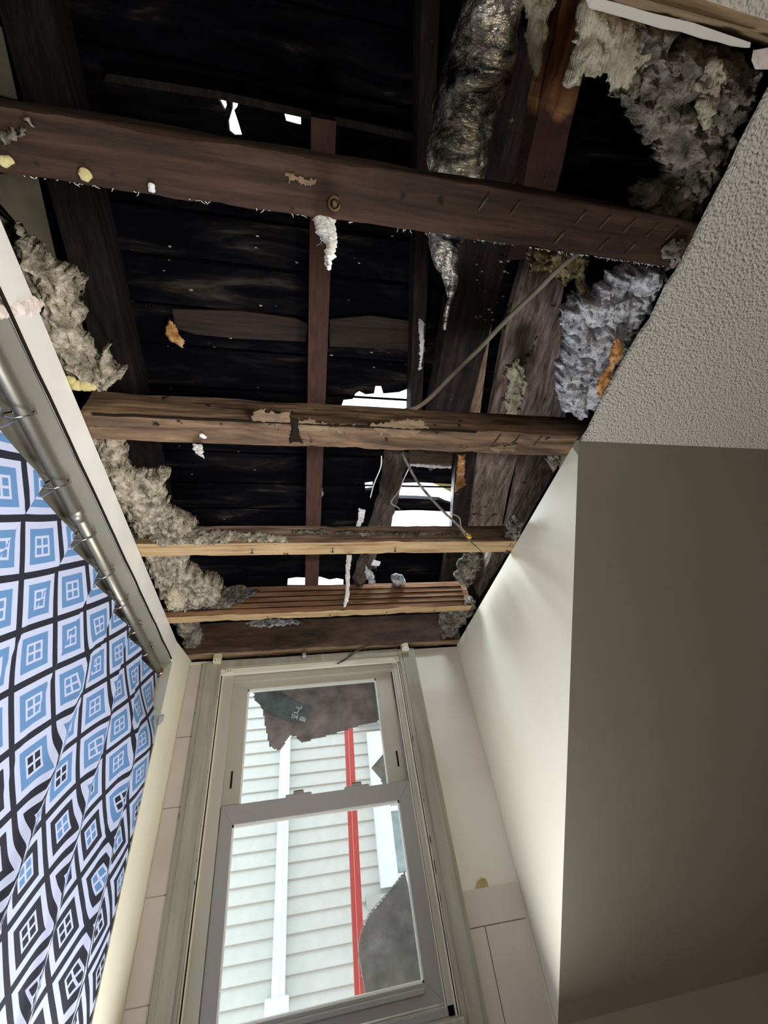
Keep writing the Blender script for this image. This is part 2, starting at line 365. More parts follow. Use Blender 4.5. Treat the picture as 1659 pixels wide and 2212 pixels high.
struct(box('wall_back', (-1.6, -2.66, 0), (3.0, -2.6, HZ), WHITE))
struct(box('wall_side_right', (3.0, -2.6, 0), (3.06, 2.3, HZ), WHITE))
struct(box('wall_side_left', (-1.66, -2.6, 0), (-1.6, 2.3, HZ), WHITE))
struct(box('ceiling_alcove', (-1.6, -.30, 2.36), (-.665, 2.15, 2.38), WHITE))

# header and jamb of the bath alcove
def hdr(xoff, y): return -.55-.022*(y-.4)/1.54+xoff
bm = bmesh.new()
ys = [-.5, 1.94]
add_prism(bm, [(hdr(0, y), y, 2.353) for y in ys]+[(hdr(-.11, y), y, 2.353) for y in reversed(ys)], (0, 0, .095))
struct(tag(obj('trim_header', bm, HEAD)))
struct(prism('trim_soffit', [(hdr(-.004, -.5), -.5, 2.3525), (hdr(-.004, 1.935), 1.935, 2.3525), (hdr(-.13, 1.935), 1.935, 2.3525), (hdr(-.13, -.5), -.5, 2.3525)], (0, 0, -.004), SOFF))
bm = bmesh.new(); yy = [-.5+.06*i for i in range(41)]
a = [(hdr(.004, y)+.0025*noise.noise(Vector((y*9, 0, 0))), y, 2.348+.002*noise.noise(Vector((y*14, 3, 0)))) for y in yy]
add_tube(bm, a, .0035, 6); struct(obj('trim_dark_bead', bm, DARKG))
struct(prism('wall_wing', [(-.572, 1.94, 0), (-.545, 2.15, 0), (-.80, 2.15, 0), (-.80, 2.10, 0)], (0, 0, 2.4485), noisemat('wing_cream', [(.80, .75, .57), (.85, .81, .66)], 2, bump=.1, bscale=40, bdist=.002, rough=.5)))
# tile boards on the window wall
bm = bmesh.new(); zs = [.0, .55, 1.02, 1.30, 1.562, 1.828, 2.09, 2.42]
for a, b in zip(zs, zs[1:]): add_box(bm, (-.545, 2.141, a+.0012), (-.470, 2.152, b-.0012), .0015)
struct(obj('trim_tile_left', bm, TILE))
bm = bmesh.new()
add_box(bm, (.618, 2.139, 1.328), (.858, 2.152, 1.432), .002)
add_box(bm, (.618, 2.139, .7), (.686, 2.152, 1.325), .002); add_box(bm, (.689, 2.139, .7), (.858, 2.152, 1.325), .002)
struct(obj('trim_tile_right', bm, TILE))
tag(prism('wall_anchor', [ony(x, y, 2.149) for x, y in ((1028, 1921), (1030, 1905), (1040, 1896), (1050, 1899), (1054, 1912), (1055, 1916))], (0, -.004, 0), noisemat('putty', [(.40, .30, .13), (.52, .41, .22)], 30)), 'small tan putty blob on the white wall just above the tiles', 'putty blob')

# attic shell
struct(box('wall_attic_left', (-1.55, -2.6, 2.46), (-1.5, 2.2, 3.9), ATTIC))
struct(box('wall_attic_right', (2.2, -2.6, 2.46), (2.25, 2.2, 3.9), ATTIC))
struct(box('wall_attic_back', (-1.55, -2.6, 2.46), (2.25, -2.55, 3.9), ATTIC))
def roof_curve(name, holes, off, thick, m, x0=-1.6, x1=2.3, y0=-2.6, y1=2.6):
    """flat outline with holes, filled and given thickness, then laid to the roof pitch"""
    cu = bpy.data.curves.new(name, 'CURVE'); cu.dimensions = '2D'; cu.fill_mode = 'BOTH'; cu.extrude = thick/2
    for pl in [[(x0, y0), (x1, y0), (x1, y1), (x0, y1)]]+holes:
        s = cu.splines.new('POLY'); s.points.add(len(pl)-1); s.use_cyclic_u = True
        for q, p in zip(s.points, pl): q.co = (p[0], p[1], 0, 1)
    t = bpy.data.objects.new('tmp', cu); C.objects.link(t); dg = bpy.context.evaluated_depsgraph_get()
    me = bpy.data.meshes.new_from_object(t.evaluated_get(dg)); bpy.data.objects.remove(t); me.materials.clear()
    for v in me.vertices: v.co.z += roofz(v.co.y, off+thick/2)
    return link(name, me, m)
def rp(*pts): return [(lambda q: (q.x, q.y))(onroof(x, y)) for x, y in pts]
HOLES = [rp((738, 890), (738, 876), (742, 864), (762, 862), (768, 850), (776, 845), (790, 852), (808, 850), (811, 834), (823, 834), (828, 850), (862, 847), (880, 840), (892, 842), (894, 905), (800, 905)),
         rp((788, 1043), (806, 1040), (806, 1064), (790, 1066)),
         rp((846, 1044), (905, 1042), (980, 1046), (1010, 1050), (1010, 1092), (975, 1090), (962, 1086), (950, 1080), (900, 1077), (852, 1076)),
         rp((838, 1104), (900, 1102), (985, 1106), (1010, 1108), (1000, 1146), (836, 1146)),
         rp((620, 1275), (622, 1250), (640, 1247), (662, 1248), (692, 1246), (712, 1252), (728, 1249), (742, 1252), (742, 1275)),
         rp((468, 208), (486, 210), (490, 226), (485, 240), (478, 228)),
         rp((500, 214), (516, 217), (512, 232), (506, 238), (514, 262), (523, 292), (506, 292), (494, 282), (492, 262), (500, 236)),
         rp((612, 238), (628, 242), (650, 246), (650, 270), (640, 268), (618, 262))]
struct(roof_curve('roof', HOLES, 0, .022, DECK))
BIG = [[(sum(p[0] for p in h)/len(h)+(q[0]-sum(p[0] for p in h)/len(h))*1.06, sum(p[1] for p in h)/len(h)+(q[1]-sum(p[1] for p in h)/len(h))*1.1) for q in h] for h in (HOLES[0], HOLES[1], HOLES[4], HOLES[5], HOLES[6], HOLES[7])]
BIG.append(rp((842, 1036), (1020, 1040), (1010, 1150), (830, 1152)))
struct(roof_curve('roof_shingles', BIG, .024, .02, SHING, y1=2.7))

# ================================================================== CEILING JOISTS
def joist(label, y0, y1, h, x0, x1, m, bottoms=None, m2=None, seed=0, crack=False):
    t = empty('ceiling_joist', ((x0+x1)/2, (y0+y1)/2, HZ))
    tag(t, label, 'joist')
    bm = bmesh.new(); nx = 120; nz = 8; nyy = 6
    # a sawn timber with slightly worn edges: long grid box, displaced
    def P(i, a, b):
        x = x0+(x1-x0)*i/nx
        y = y0+(y1-y0)*a; z = HZ+h*b
        q = Vector((x*6, y*20+seed*9, z*20)); d = noise.fractal(q, .8, 2.1, 4)
        e = .0032*d if (a in (0, 1) or b in (0, 1)) else .0
        if (a in (0, 1)) and (b == 0): e = .006*d
        return Vector((x, y+(e if a == 0 else -e if a == 1 else 0), z+(abs(e) if b == 0 else -abs(e) if b == 1 else 0)))
    prof = [(k/nyy, 0) for k in range(nyy)]+[(1, k/nz) for k in range(nz)]+[(1-k/nyy, 1) for k in range(nyy)]+[(0, 1-k/nz) for k in range(nz)]
    rings = [[bm.verts.new(P(i, *p)) for p in prof] for i in range(nx+1)]; n = len(prof)
    for i in range(nx):
        for k in range(n): bm.faces.new((rings[i][k], rings[i][(k+1) % n], rings[i+1][(k+1) % n], rings[i+1][k]))
    bm.faces.new(rings[0]); bm.faces.new(list(reversed(rings[-1])))
    bmesh.ops.recalc_face_normals(bm, faces=bm.faces)
    me = bpy.data.meshes.new('beam'); bm.to_mesh(me); bm.free(); me.materials.append(m)
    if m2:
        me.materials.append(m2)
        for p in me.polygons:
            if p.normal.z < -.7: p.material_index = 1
    link('beam', me, None, t); return t
def nails(t, pts, r=.004):
    for x, y in pts:
        bm = bmesh.new(); add_tube(bm, [(x, y, HZ-.012), (x, y, HZ+.004)], r*.35, 6); add_tube(bm, [(x, y, HZ-.0135), (x, y, HZ-.012)], r, 8)
        obj('nail', bm, WIRE, t, True)
J1 = joist('dark red-brown joist crossing the top of the view, nearest overhead', .115, .203, .12, -.70, .93, W_J1, seed=1)
J2 = joist('split charred doubled joist, second one away from overhead', .692, .774, .105, -.56, .93, W_J2, seed=2)
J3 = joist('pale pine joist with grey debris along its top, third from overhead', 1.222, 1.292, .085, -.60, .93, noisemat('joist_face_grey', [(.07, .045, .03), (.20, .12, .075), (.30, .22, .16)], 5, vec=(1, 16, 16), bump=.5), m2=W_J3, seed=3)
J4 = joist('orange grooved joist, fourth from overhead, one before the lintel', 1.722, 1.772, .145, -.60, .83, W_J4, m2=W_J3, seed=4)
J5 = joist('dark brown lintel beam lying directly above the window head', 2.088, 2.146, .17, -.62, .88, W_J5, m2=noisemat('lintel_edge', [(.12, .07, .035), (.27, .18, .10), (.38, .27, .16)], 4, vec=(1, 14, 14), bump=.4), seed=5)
nails(J3, [(-.18, 1.262), (.115, 1.262), (.36, 1.262)], .005); nails(J4, [(-.15, 1.75), (.13, 1.75), (.40, 1.75), (.64, 1.75)])
# grooves in J4's near face and the split of J2
bm = bmesh.new()
for k in range(4): add_box(bm, (-.58, 1.7165, HZ+.028+k*.028), (.80, 1.7225, HZ+.030+k*.028))
obj('groove', bm, DARKG, J4)
bm = bmesh.new(); add_tube(bm, [(-.53+.05*i, .693+.003*noise.noise(Vector((i*.7, 0, 0))), HZ-.0005) for i in range(22)], .004, 6); obj('split', bm, DARKG, J2)
PEEL = noisemat('peeled_wood', [(.13, .085, .05), (.26, .185, .115)], 12, vec=(1, 5, 5), bump=.6)
for pts in (((540, 895), (560, 888), (625, 893), (630, 915), (600, 922), (545, 912)), ((640, 905), (700, 915), (770, 920), (765, 935), (640, 932)), ((800, 920), (860, 908), (905, 905), (925, 925), (880, 945), (820, 940)), ((1060, 965), (1120, 958), (1118, 975), (1064, 978))):
    fluff('flake', [onz(x, y, HZ-.003) for x, y in pts], .004, PEEL, J2, up=(0, 0, 1), step=.003, edge=.006, amp=.0015, ragged=.008)
fluff('burn_scar', [onz(x, y, HZ-.004) for x, y in ((628, 905), (648, 905), (645, 940), (655, 958), (640, 955), (622, 962), (630, 940))], .004, DARKG, J2, up=(0, 0, 1), step=.003, edge=.006, amp=.001, ragged=.004)
p_ = onz(722, 440, HZ-.002); bm = bmesh.new(); add_tube(bm, [p_+Vector((math.cos(a)*.011, math.sin(a)*.011, 0)) for a in [k*.5 for k in range(12)]], .0022, 6); add_blob(bm, p_, .006, .3, 2, 2, (1, 1, .4)); obj('knot', bm, noisemat('knot_wood', [(.05, .03, .015), (.16, .10, .05)], 40), J1, True)
fluff('scuff', [onz(x, y, HZ-.003) for x, y in ((612, 372), (640, 380), (672, 384), (700, 400), (668, 402), (630, 390))], .003, PEEL, J1, up=(0, 0, 1), step=.0025, edge=.006, amp=.0012, ragged=.010)
# pale lath marks left on the joists
LATH = noisemat('lath_mark', [(.035, .022, .015), (.13, .09, .06)], 40, bump=.1)
def lath(J, pts, ya, yb, sk=.012):
    bm = bmesh.new()
    for x in pts:
        add_prism(bm, [(x, ya, HZ-.0042), (x+.004, ya, HZ-.0042), (x+.004-sk, yb, HZ-.0042), (x-sk, yb, HZ-.0042)], (0, 0, .003))
    return tag(obj('lath_mark', bm, LATH, J), kind='stuff')
lath(J1, [.36, .43, .58, .64, .70, .76, .81], .128, .152); lath(J1, [.55, .66, .73], .168, .19)
lath(J2, [.60, .665, .74], .70, .735)

# joist beyond the torn corner, top right
t = empty('ceiling_joist', (1.0, -.13, HZ)); tag(t, 'tan wooden joist in the top corner above the torn drywall', 'joist')
box('beam', (.3, -.24, HZ-.008), (1.9, -.155, HZ+.10), noisemat('tan_wood', [(.26, .17, .09), (.44, .32, .19)], 4, vec=GX, bump=.3), t)
tag(prism('drywall_strip', [onz(x, y, HZ-.022) for x, y in ((1270, -10), (1340, 8), (1400, 26), (1500, 50), (1575, 76), (1622, 92), (1620, 103), (1590, 99), (1560, 90), (1525, 83), (1480, 68), (1440, 62), (1400, 50), (1345, 34), (1280, 16))], (0, 0, .012), WHITE), 'white torn drywall strip along the tan joist in the top corner', 'drywall')
tag(prism('drywall_scrap', [onz(x, y, HZ-.012) for x, y in ((1636, 108), (1680, 100), (1700, 150), (1640, 150), (1632, 130))], (0, 0, .010), PINK), 'pinkish drywall scrap at the right end of the white strip', 'drywall')

# ================================================================== ROOF TIMBERS
def rafter(name, label, x0, x1, ya, yb, depth, m, cat='rafter', dx=0):
    a = roofz(ya); b = roofz(yb)
    o = prism(name, [(x0, ya, a-depth), (x1, ya, a-depth), (x1, ya, a-.001), (x0, ya, a-.001)], (dx, yb-ya, b-a), m)
    return tag(o, label, cat)
rafter('rafter', 'narrow red-brown rafter running up the middle of the roof deck', .018, .088, .095, 2.19, .12, W_RED)
rafter('rafter', 'thin dark rafter with white fluff, right of the middle rafter', .235, .285, -.6, 1.15, .10, W_DRK, dx=.24)
rafter('rafter', 'very dark brown rafter on the left side of the attic', -.705, -.592, -1.5, 2.19, .12, noisemat('timber_near_black', [(.004, .003, .003), (.011, .0075, .0065), (.022, .015, .012)], 4, vec=GY, bump=.4))  # darker brown than the other rafters
tag(prism('purlin', [onroof(x, y, -.03) for x, y in ((230, 158), (470, 196), (900, 290), (900, 308), (470, 214), (225, 176))], (0, 0, .03), W_DRK), 'faint brown cross board beside the small roof holes', 'board')
tag(prism('plank', [onroof(x, y, -.012) for x, y in ((372, 668), (520, 672), (640, 688), (665, 700), (660, 738), (520, 732), (420, 722), (378, 708))], (0, 0, .011), noisemat('plank_brown', [(.018, .011, .009), (.05, .03, .022)], 4, vec=GX, bump=.3)), 'bare brown board in the blackened roof deck left of the middle rafter', 'board')
tag(prism('plank', [onroof(x, y, -.012) for x, y in ((712, 690), (800, 682), (890, 694), (890, 756), (800, 752), (712, 748))], (0, 0, .011), bpy.data.materials['plank_brown']), 'bare brown board between the middle rafter and the thin dark one', 'board')
# board joints of the deck, as shallow battens
bm = bmesh.new(); y = -1.4
while y < 2.15:
    y += random.uniform(.13, .17)
    for x in (-1.5, -.4, .3, 1.0):
        pass
    add_prism(bm, [(-1.5, y, roofz(y, -.0025)), (2.2, y+random.uniform(-.01, .01), roofz(y, -.0025)), (2.2, y+.008, roofz(y+.008, -.0025)), (-1.5, y+.008, roofz(y+.008, -.0025))], (0, 0, .002))
tag(obj('roof_board_joint', bm, mat('joint_black', (.002, .002, .003), 1, 0, 0)), kind='structure')
# mildew and scorch smears on the deck
def beam4(name, label, pa, pb, wa, wb, depth, m, cat='timber', zoff=0.0, za=None, zb=None):
    """timber between two photo points: each end gives a point at its height and its width"""
    A = onz(*pa, za); B = onz(*pb, zb); d = (B-A).normalized(); s = d.cross(Vector((0, 0, 1))).normalized()
    bm = bmesh.new(); n = 40; rings = []
    up = s.cross(d).normalized()
    for i in range(n+1):
        t = i/n; p = A.lerp(B, t); ww = (wa+(wb-wa)*t)/2; r = []
        for (a, b) in ((-1, 0), (0, 0), (1, 0), (1, 1), (-1, 1)):
            q = p+s*a*ww+up*b*depth; e = .005*noise.fractal(q*14, .8, 2, 4); r.append(bm.verts.new(q+s*e+up*e))
        rings.append(r)
    for i in range(n):
        for k in range(5): bm.faces.new((rings[i][k], rings[i][(k+1) % 5], rings[i+1][(k+1) % 5], rings[i+1][k]))
    bm.faces.new(rings[0]); bm.faces.new(list(reversed(rings[-1])))
    return tag(obj(name, bm, m), label, cat)
beam4('attic_timber', 'wide dark maroon timber beside the plastic-wrapped duct', (1150, 60), (955, 980), .17, .15, .10, W_DRK, za=2.90, zb=2.80)
def stained():
    m = noisemat('timber_stained', [(.10, .03, .012), (.26, .115, .045), (.38, .19, .08)], 3, vec=GY, bump=.35)
    b = m.node_tree.nodes['Principled BSDF']; src = b.inputs['Base Color'].links[0].from_socket
    tc = N(m, 'ShaderNodeTexCoord'); sx = N(m, 'ShaderNodeSeparateXYZ'); L(m, tc.outputs['Object'], sx.inputs[0])
    nz = N(m, 'ShaderNodeTexNoise'); nz.inputs['Scale'].default_value = 14; L(m, tc.outputs['Object'], nz.inputs[0])
    a = N(m, 'ShaderNodeMath', operation='MULTIPLY_ADD'); L(m, nz.outputs[0], a.inputs[0]); a.inputs[1].default_value = .12; L(m, sx.outputs[1], a.inputs[2])
    yb = onz(1205, 130, 2.82).y+.145
    r = N(m, 'ShaderNodeMapRange'); r.inputs[1].default_value = yb-.012; r.inputs[2].default_value = yb+.012; L(m, a.outputs[0], r.inputs[0])
    n2 = N(m, 'ShaderNodeTexNoise'); n2.inputs['Scale'].default_value = 6; L(m, tc.outputs['Object'], n2.inputs[0])
    dk = N(m, 'ShaderNodeMix', data_type='RGBA'); L(m, n2.outputs[0], dk.inputs[0]); dk.inputs[6].default_value = (.012, .005, .004, 1); dk.inputs[7].default_value = (.075, .03, .022, 1)
    mx = N(m, 'ShaderNodeMix', data_type='RGBA'); L(m, r.outputs[0], mx.inputs[0]); L(m, src, mx.inputs[6]); L(m, dk.outputs[2], mx.inputs[7]); L(m, mx.outputs[2], b.inputs['Base Color'])
    return m
beam4('attic_timber', 'timber orange at its top end, stained dark maroon below, beside the dark hole', (1262, -30), (1132, 560), .085, .105, .09, stained(), za=2.80, zb=2.82)
def rprism(name, label, pts, off, depth, m, cat='timber'):
    o = prism(name, [onroof(x, y, off) for x, y in pts], (0, 0, depth), m); return tag(o, label, cat)
rprism('splinter_board', 'narrow bright split edge of a board between dark timber and weathered plank', [(1012, 900), (1036, 900), (1062, 700), (1040, 780)], -.12, .03, noisemat('split_edge', [(.30, .17, .10), (.62, .46, .36)], 8, vec=GY, bump=.5))
rprism('weathered_plank', 'wide weathered plank crusted with debris, between second and nearest joists', [(1058, 905), (1160, 905), (1205, 700), (1228, 560), (1140, 540), (1095, 700)], -.10, .04, W_PALE)
rprism('weathered_plank', 'pale grey plank right of the debris-crusted one', [(1168, 905), (1188, 905), (1210, 760), (1212, 690), (1198, 720)], -.14, .03, W_PALE)
rprism('weathered_plank', 'pale grey outermost plank beside the fluffy grey insulation', [(1191, 905), (1222, 905), (1216, 690), (1212, 770)], -.145, .03, W_PALE)
rprism('weathered_plank', 'wide purplish weathered plank seen between second and third joists', [(1032, 975), (1122, 975), (1098, 1060), (1082, 1150), (1012, 1150)], -.10, .04, W_PALE)
rprism('weathered_plank', 'pale thin plank right of the wide purplish one, below the second joist', [(1128, 975), (1170, 975), (1130, 1080), (1098, 1150), (1090, 1150)], -.14, .03, W_PALE)
rprism('attic_timber', 'brown battered timber along the top of the cream wall', [(1176, 975), (1235, 980), (1150, 1150), (1104, 1150)], -.20, .04, noisemat('timber_rot', [(.05, .03, .025), (.16, .11, .09), (.30, .24, .21)], 6, vec=GY, bump=.8))
rprism('attic_timber', 'dark timber standing between the roof gap and purplish plank', [(985, 975), (1030, 975), (1008, 1150), (975, 1150)], -.09, .05, W_DRK)
rprism('attic_timber', 'dark plank under the third joist at the right, beside the cream wall', [(965, 1190), (1100, 1190), (1040, 1300), (950, 1275)], -.12, .04, W_DRK)
rprism('attic_timber', 'short grey-brown plank at the right end, between third and fourth joists', [(1062, 1196), (1098, 1192), (1036, 1290), (1028, 1280)], -.2, .17, bpy.data.materials['timber_rot'])
rprism('board_stub', 'broken board stub hanging just under the second joist', [(884, 965), (980, 965), (975, 1008), (940, 1010), (884, 1004)], -.13, .02, noisemat('stub', [(.07, .045, .03), (.16, .11, .075)], 6, vec=GX, bump=.5))
# leaning broken brace
bm = bmesh.new()
P = [onz(857, 975, 2.80), onz(842, 1060, 2.74), onz(818, 1140, 2.69), onz(790, 1215, 2.63), onz(775, 1262, 2.60)]
add_tube(bm, spline(P, 8), lerp_list([.052, .052, .05, .042, .035], 8), 4, crumple=.02, freq=12)
tag(obj('broken_brace', bm, noisemat('brace_wood', [(.05, .035, .03), (.14, .10, .08)], 5, vec=GY, bump=.6)), 'broken brown brace leaning from the second joist down to the fourth', 'timber')
# yellow strap beyond the gap
tag(prism('yellow_board', [onroof(x, y, .05) for x, y in ((930, 1042), (985, 1040), (990, 1066), (972, 1062), (950, 1050))], (0, 0, .02), mat('yellow_board', (.62, .5, .2), .7)), 'small yellow board showing in the bright roof gap', 'board')
tag(prism('upright_board', [onx(x, y, -.585) for x, y in ((-60, 380), (80, 372), (128, 588), (60, 560), (0, 440), (-60, 400))], (-.02, 0, 0), W_OLV), 'olive brown upright board at the far left, below the nearest joist', 'board')
tag(prism('upright_board', [onx(x, y, -.585) for x, y in ((-60, -20), (4, 60), (38, 215), (10, 205), (-60, 200))], (-.02, 0, 0), W_OLV), 'olive brown board in the left edge above the nearest joist', 'board')

# ================================================================== INSULATION
zi = HZ+.012
def ins(label, px, thick, m, z=zi, cat='insulation', name='insulation_clump', group=None, **k):
    o = fluff(name, [onz(x, y, z) for x, y in px], thick, m, up=(0, 0, 1), **k)
    return tag(o, label, cat, group, 'stuff' if name != 'insulation_clump' else None)
ins('tan fluffy insulation on the left between nearest and second joists', [(0, 500), (75, 556), (132, 592), (178, 640), (160, 672), (163, 720), (192, 770), (186, 795), (216, 776), (246, 822), (256, 848), (140, 852), (80, 770), (30, 640)], .10, INS_B, seed=1)
ins('tan fluffy insulation on the left between second and third joists', [(180, 950), (264, 952), (262, 1000), (280, 1042), (356, 1028), (348, 1075), (362, 1122), (420, 1150), (392, 1172), (285, 1172), (195, 1010)], .10, INS_B, seed=2)
ins('tan insulation on the left between third and fourth joists', [(290, 1198), (396, 1203), (398, 1238), (432, 1258), (478, 1275), (470, 1320), (365, 1330), (325, 1270)], .10, INS_B, seed=3)
ins('small brown insulation tuft at the left end above the lintel', [(362, 1332), (420, 1345), (436, 1384), (425, 1412), (396, 1402)], .07, INS_D, seed=4, step=.005)
def crust(label, px, y, m, seed, thick=.022):
    o = fluff('debris_crust', [ony(a, b, y) for a, b in px], thick, m, up=(0, 1, 0), seed=seed, step=.0036, edge=.010, amp=.007, ragged=.007)
    for v in o.data.vertices: v.co.y -= thick*.4
    return tag(o, label, 'debris', None, 'stuff')
crust('grey crust of debris lying along the third joist', [(320, 1148), (380, 1136), (450, 1146), (560, 1150), (625, 1158), (622, 1170), (500, 1170), (400, 1176), (330, 1176)], 1.219, INS_B, 5)
crust('thin grey dust line along the top of the third joist', [(630, 1146), (860, 1150), (1000, 1152), (1000, 1156), (800, 1156), (630, 1152)], 1.219, INS_D, 15, .008)
crust('brown dust crust on the left of the fourth joist', [(410, 1272), (470, 1264), (540, 1268), (560, 1276), (510, 1310), (440, 1318), (400, 1312)], 1.716, INS_D, 6)
crust('grey lint crust on the dark lintel', [(530, 1344), (560, 1336), (640, 1338), (655, 1346), (600, 1354), (550, 1354)], 2.085, INS_G, 16, .010)
ins('grey fluffy insulation beside the popcorn ceiling, between nearest and second joists', [(1392, 580), (1470, 586), (1372, 770), (1312, 880), (1268, 925), (1232, 900), (1222, 860), (1214, 818), (1236, 770), (1240, 735), (1228, 690), (1262, 660), (1300, 650), (1332, 612)], .11, INS_G2, seed=7, amp=.013, edge=.05)
ins('dirty grey insulation ringing the dark hole, behind the nearest joist', [(1390, 36), (1500, 64), (1610, 100), (1670, 150), (1650, 245), (1590, 400), (1520, 520), (1455, 525), (1400, 470), (1392, 425), (1405, 408), (1478, 392), (1452, 370), (1448, 322), (1416, 290), (1400, 235), (1372, 205), (1420, 150)], .13, INS_D, z=HZ+.02, seed=8, amp=.013, edge=.06)
ins('pale tan batt left of the dark hole, hanging below the white drywall strip', [(1284, -8), (1400, 36), (1450, 70), (1430, 140), (1378, 208), (1346, 200), (1334, 168), (1290, 160), (1256, 186), (1236, 190), (1262, 110)], .09, INS_P, z=HZ+.05, seed=9, ragged=.006, amp=.008)
ins('narrow pale batt between the duct and the orange timber', [(1140, -20), (1212, -20), (1190, 90), (1166, 182), (1158, 150), (1150, 60)], .06, INS_P, z=HZ+.20, seed=10, ragged=.006, amp=.008)
ins('mustard brown debris clump right of the wide timber, under the nearest joist', [(1150, 545), (1270, 550), (1275, 640), (1262, 690), (1240, 650), (1248, 600), (1225, 612), (1205, 606), (1185, 590), (1150, 600)], .05, INS_M, z=HZ+.30, seed=11, step=.005, edge=.015)
ins('cream clump stuck on the weathered plank', [(1100, 790), (1130, 780), (1140, 830), (1120, 905), (1096, 905), (1094, 840)], .03, INS_P, z=HZ+.40, seed=12, step=.006, edge=.015)
ins('tan fluff clump at the right between third and fourth joists', [(985, 1262), (998, 1222), (1030, 1196), (1046, 1215), (1030, 1250), (1012, 1275)], .06, INS_D, z=HZ+.04, seed=13, step=.005)
ins('dark stringy debris at the right end of the lintel', [(955, 1330), (1020, 1300), (1030, 1316), (985, 1375), (955, 1385)], .05, INS_D, z=HZ+.004, seed=14, step=.005, edge=.02)
ins('dark debris tuft where the second joist meets the ceiling corner', [(1178, 985), (1236, 985), (1246, 995), (1210, 1050), (1190, 1020)], .06, INS_D, z=HZ+.01, seed=15, step=.005, edge=.02)
ins('grey debris tuft at the right end of the third joist', [(1092, 1150), (1120, 1120), (1132, 1140), (1112, 1180), (1095, 1195)], .03, INS_D, z=HZ+.004, seed=16, step=.003, edge=.012, ragged=.014)
ins('pale fluff sitting on the fourth joist right of the brace', [(846, 1252), (858, 1246), (872, 1250), (875, 1262), (850, 1268)], .03, INS_G, z=HZ+.13, seed=17, step=.004, edge=.01, ragged=.005)
ins('bushy yellowish tuft on the left, beside the fourth joist end', [(352, 1290), (372, 1275), (402, 1300), (392, 1320), (362, 1322)], .05, INS_P, z=HZ-.002, seed=18, step=.004, edge=.015)
ins('pale stringy tuft at the right edge of the dirty insulation, near the ceiling edge', [(1530, 150), (1560, 120), (1582, 150), (1575, 200), (1545, 262), (1515, 262), (1525, 210)], .04, INS_P, z=HZ-.002, seed=20, step=.004, edge=.02, ragged=.012)
ins('grey debris stuck on the right end of the nearest joist', [(1446, 528), (1490, 520), (1474, 552), (1452, 582), (1444, 560)], .014, INS_D, z=HZ-.018, seed=21, step=.0035, edge=.015, ragged=.012)
ins('brown crumbly debris on the left end of the nearest joist', [(-10, 262), (24, 258), (44, 266), (66, 276), (52, 292), (18, 312), (-10, 316)], .012, INS_D, z=HZ-.010, seed=22, step=.0035, edge=.015, ragged=.014)
ins('lint heap along the upper edge of the nearest joist, under the dark hole', [(1100, 420), (1160, 425), (1240, 450), (1255, 462), (1200, 458), (1120, 440)], .02, INS_M, z=HZ+.10, seed=23, step=.0035, edge=.012, ragged=.014)
# foam, white tufts and fibres
def foam(label, pts, r, z, m=INS_Y, name='foam_scrap', cat='foam'):
    bm = bmesh.new()
    for (x, y), k in zip(pts, r): add_blob(bm, onz(x, y, z), k, .18, 1.5, 3, (1, .8, .6))
    return tag(obj(name, bm, m, None, True), label, cat)
foam('pale yellow foam strip at the left end of the second joist', [(152, 822), (166, 832), (184, 834), (198, 836)], [.014, .018, .017, .012], HZ+.012)
foam('yellow foam bead hanging under the left of the nearest joist', [(184, 376), (184, 383)], [.011, .008], HZ-.004)
foam('cream foam bead at the far left under the nearest joist', [(8, 348), (18, 346)], [.010, .008], HZ-.004)
foam('small white shred under the nearest joist, left part', [(327, 402), (328, 410)], [.006, .006], HZ-.004, FIB_W, 'shred', 'shred')
foam('white plug in the split second joist', [(436, 941), (441, 944)], [.008, .007], HZ-.004, FIB_W, 'shred', 'shred')
tag(fluff('foam_scrap', [onz(x, y, HZ-.016) for x, y in ((1326, 738), (1338, 742), (1350, 752), (1344, 775), (1330, 790), (1322, 820), (1308, 838), (1298, 862), (1290, 855), (1300, 820), (1316, 790), (1326, 765))], .014, FIB_O, up=(0, 0, 1), step=.003, edge=.012, amp=.006, ragged=.006), 'orange foam strip at the torn popcorn ceiling edge', 'foam')
tag(fluff('filler_patch', [onx(x, y, -.546) for x, y in ((-10, 664), (40, 656), (70, 650), (80, 640), (98, 648), (100, 662), (92, 672), (70, 684), (40, 682), (-10, 692))], .012, PINK, up=(-1, 0, 0), step=.003, edge=.010, amp=.002, ragged=.006), 'pink filler patch on the header board at the far left', 'filler')
def tuft(label, px, z, mat_=FIB_W, n=40, ln=.03, thick=.008, name='fibre_tuft', y=None):
    pts = [ony(a, b, y) if y else onz(a, b, z) for a, b in px]
    o = fluff(name, pts, thick, mat_, step=.0022, edge=.008, amp=.003, freq=90, ragged=.003)
    c = sum(pts, Vector())/len(pts)
    strands('fibre', c, n, ln, (.008, .01, .012), mat_, o, .0004)
    return tag(o, label, 'fibre')
tuft('long white fibre tuft hanging below the nearest joist at the middle rafter', [(678, 462), (724, 468), (725, 510), (722, 545), (710, 572), (702, 560), (703, 520), (688, 500), (682, 480)], 0, y=.20)
tuft('small white fibre tuft hanging under the split second joist', [(416, 956), (434, 958), (438, 972), (442, 988), (430, 982), (422, 975)], 0, y=.775, n=16, ln=.02)
tuft('white curled strip on the lower part of the middle rafter', [(688, 1014), (695, 1018), (694, 1050), (700, 1062), (692, 1076), (684, 1072), (690, 1050)], 0, y=1.40, n=14, ln=.03)
o = tag(fluff('torn_paper', [ony(a, b, 1.30) for a, b in ((748, 1197), (760, 1197), (755, 1240), (756, 1275), (749, 1308), (742, 1310), (747, 1280), (746, 1240))], .006, FIB_W, step=.003, edge=.006, amp=.001, ragged=.002), 'long narrow white paper strip hanging in front of the fourth joist', 'paper')
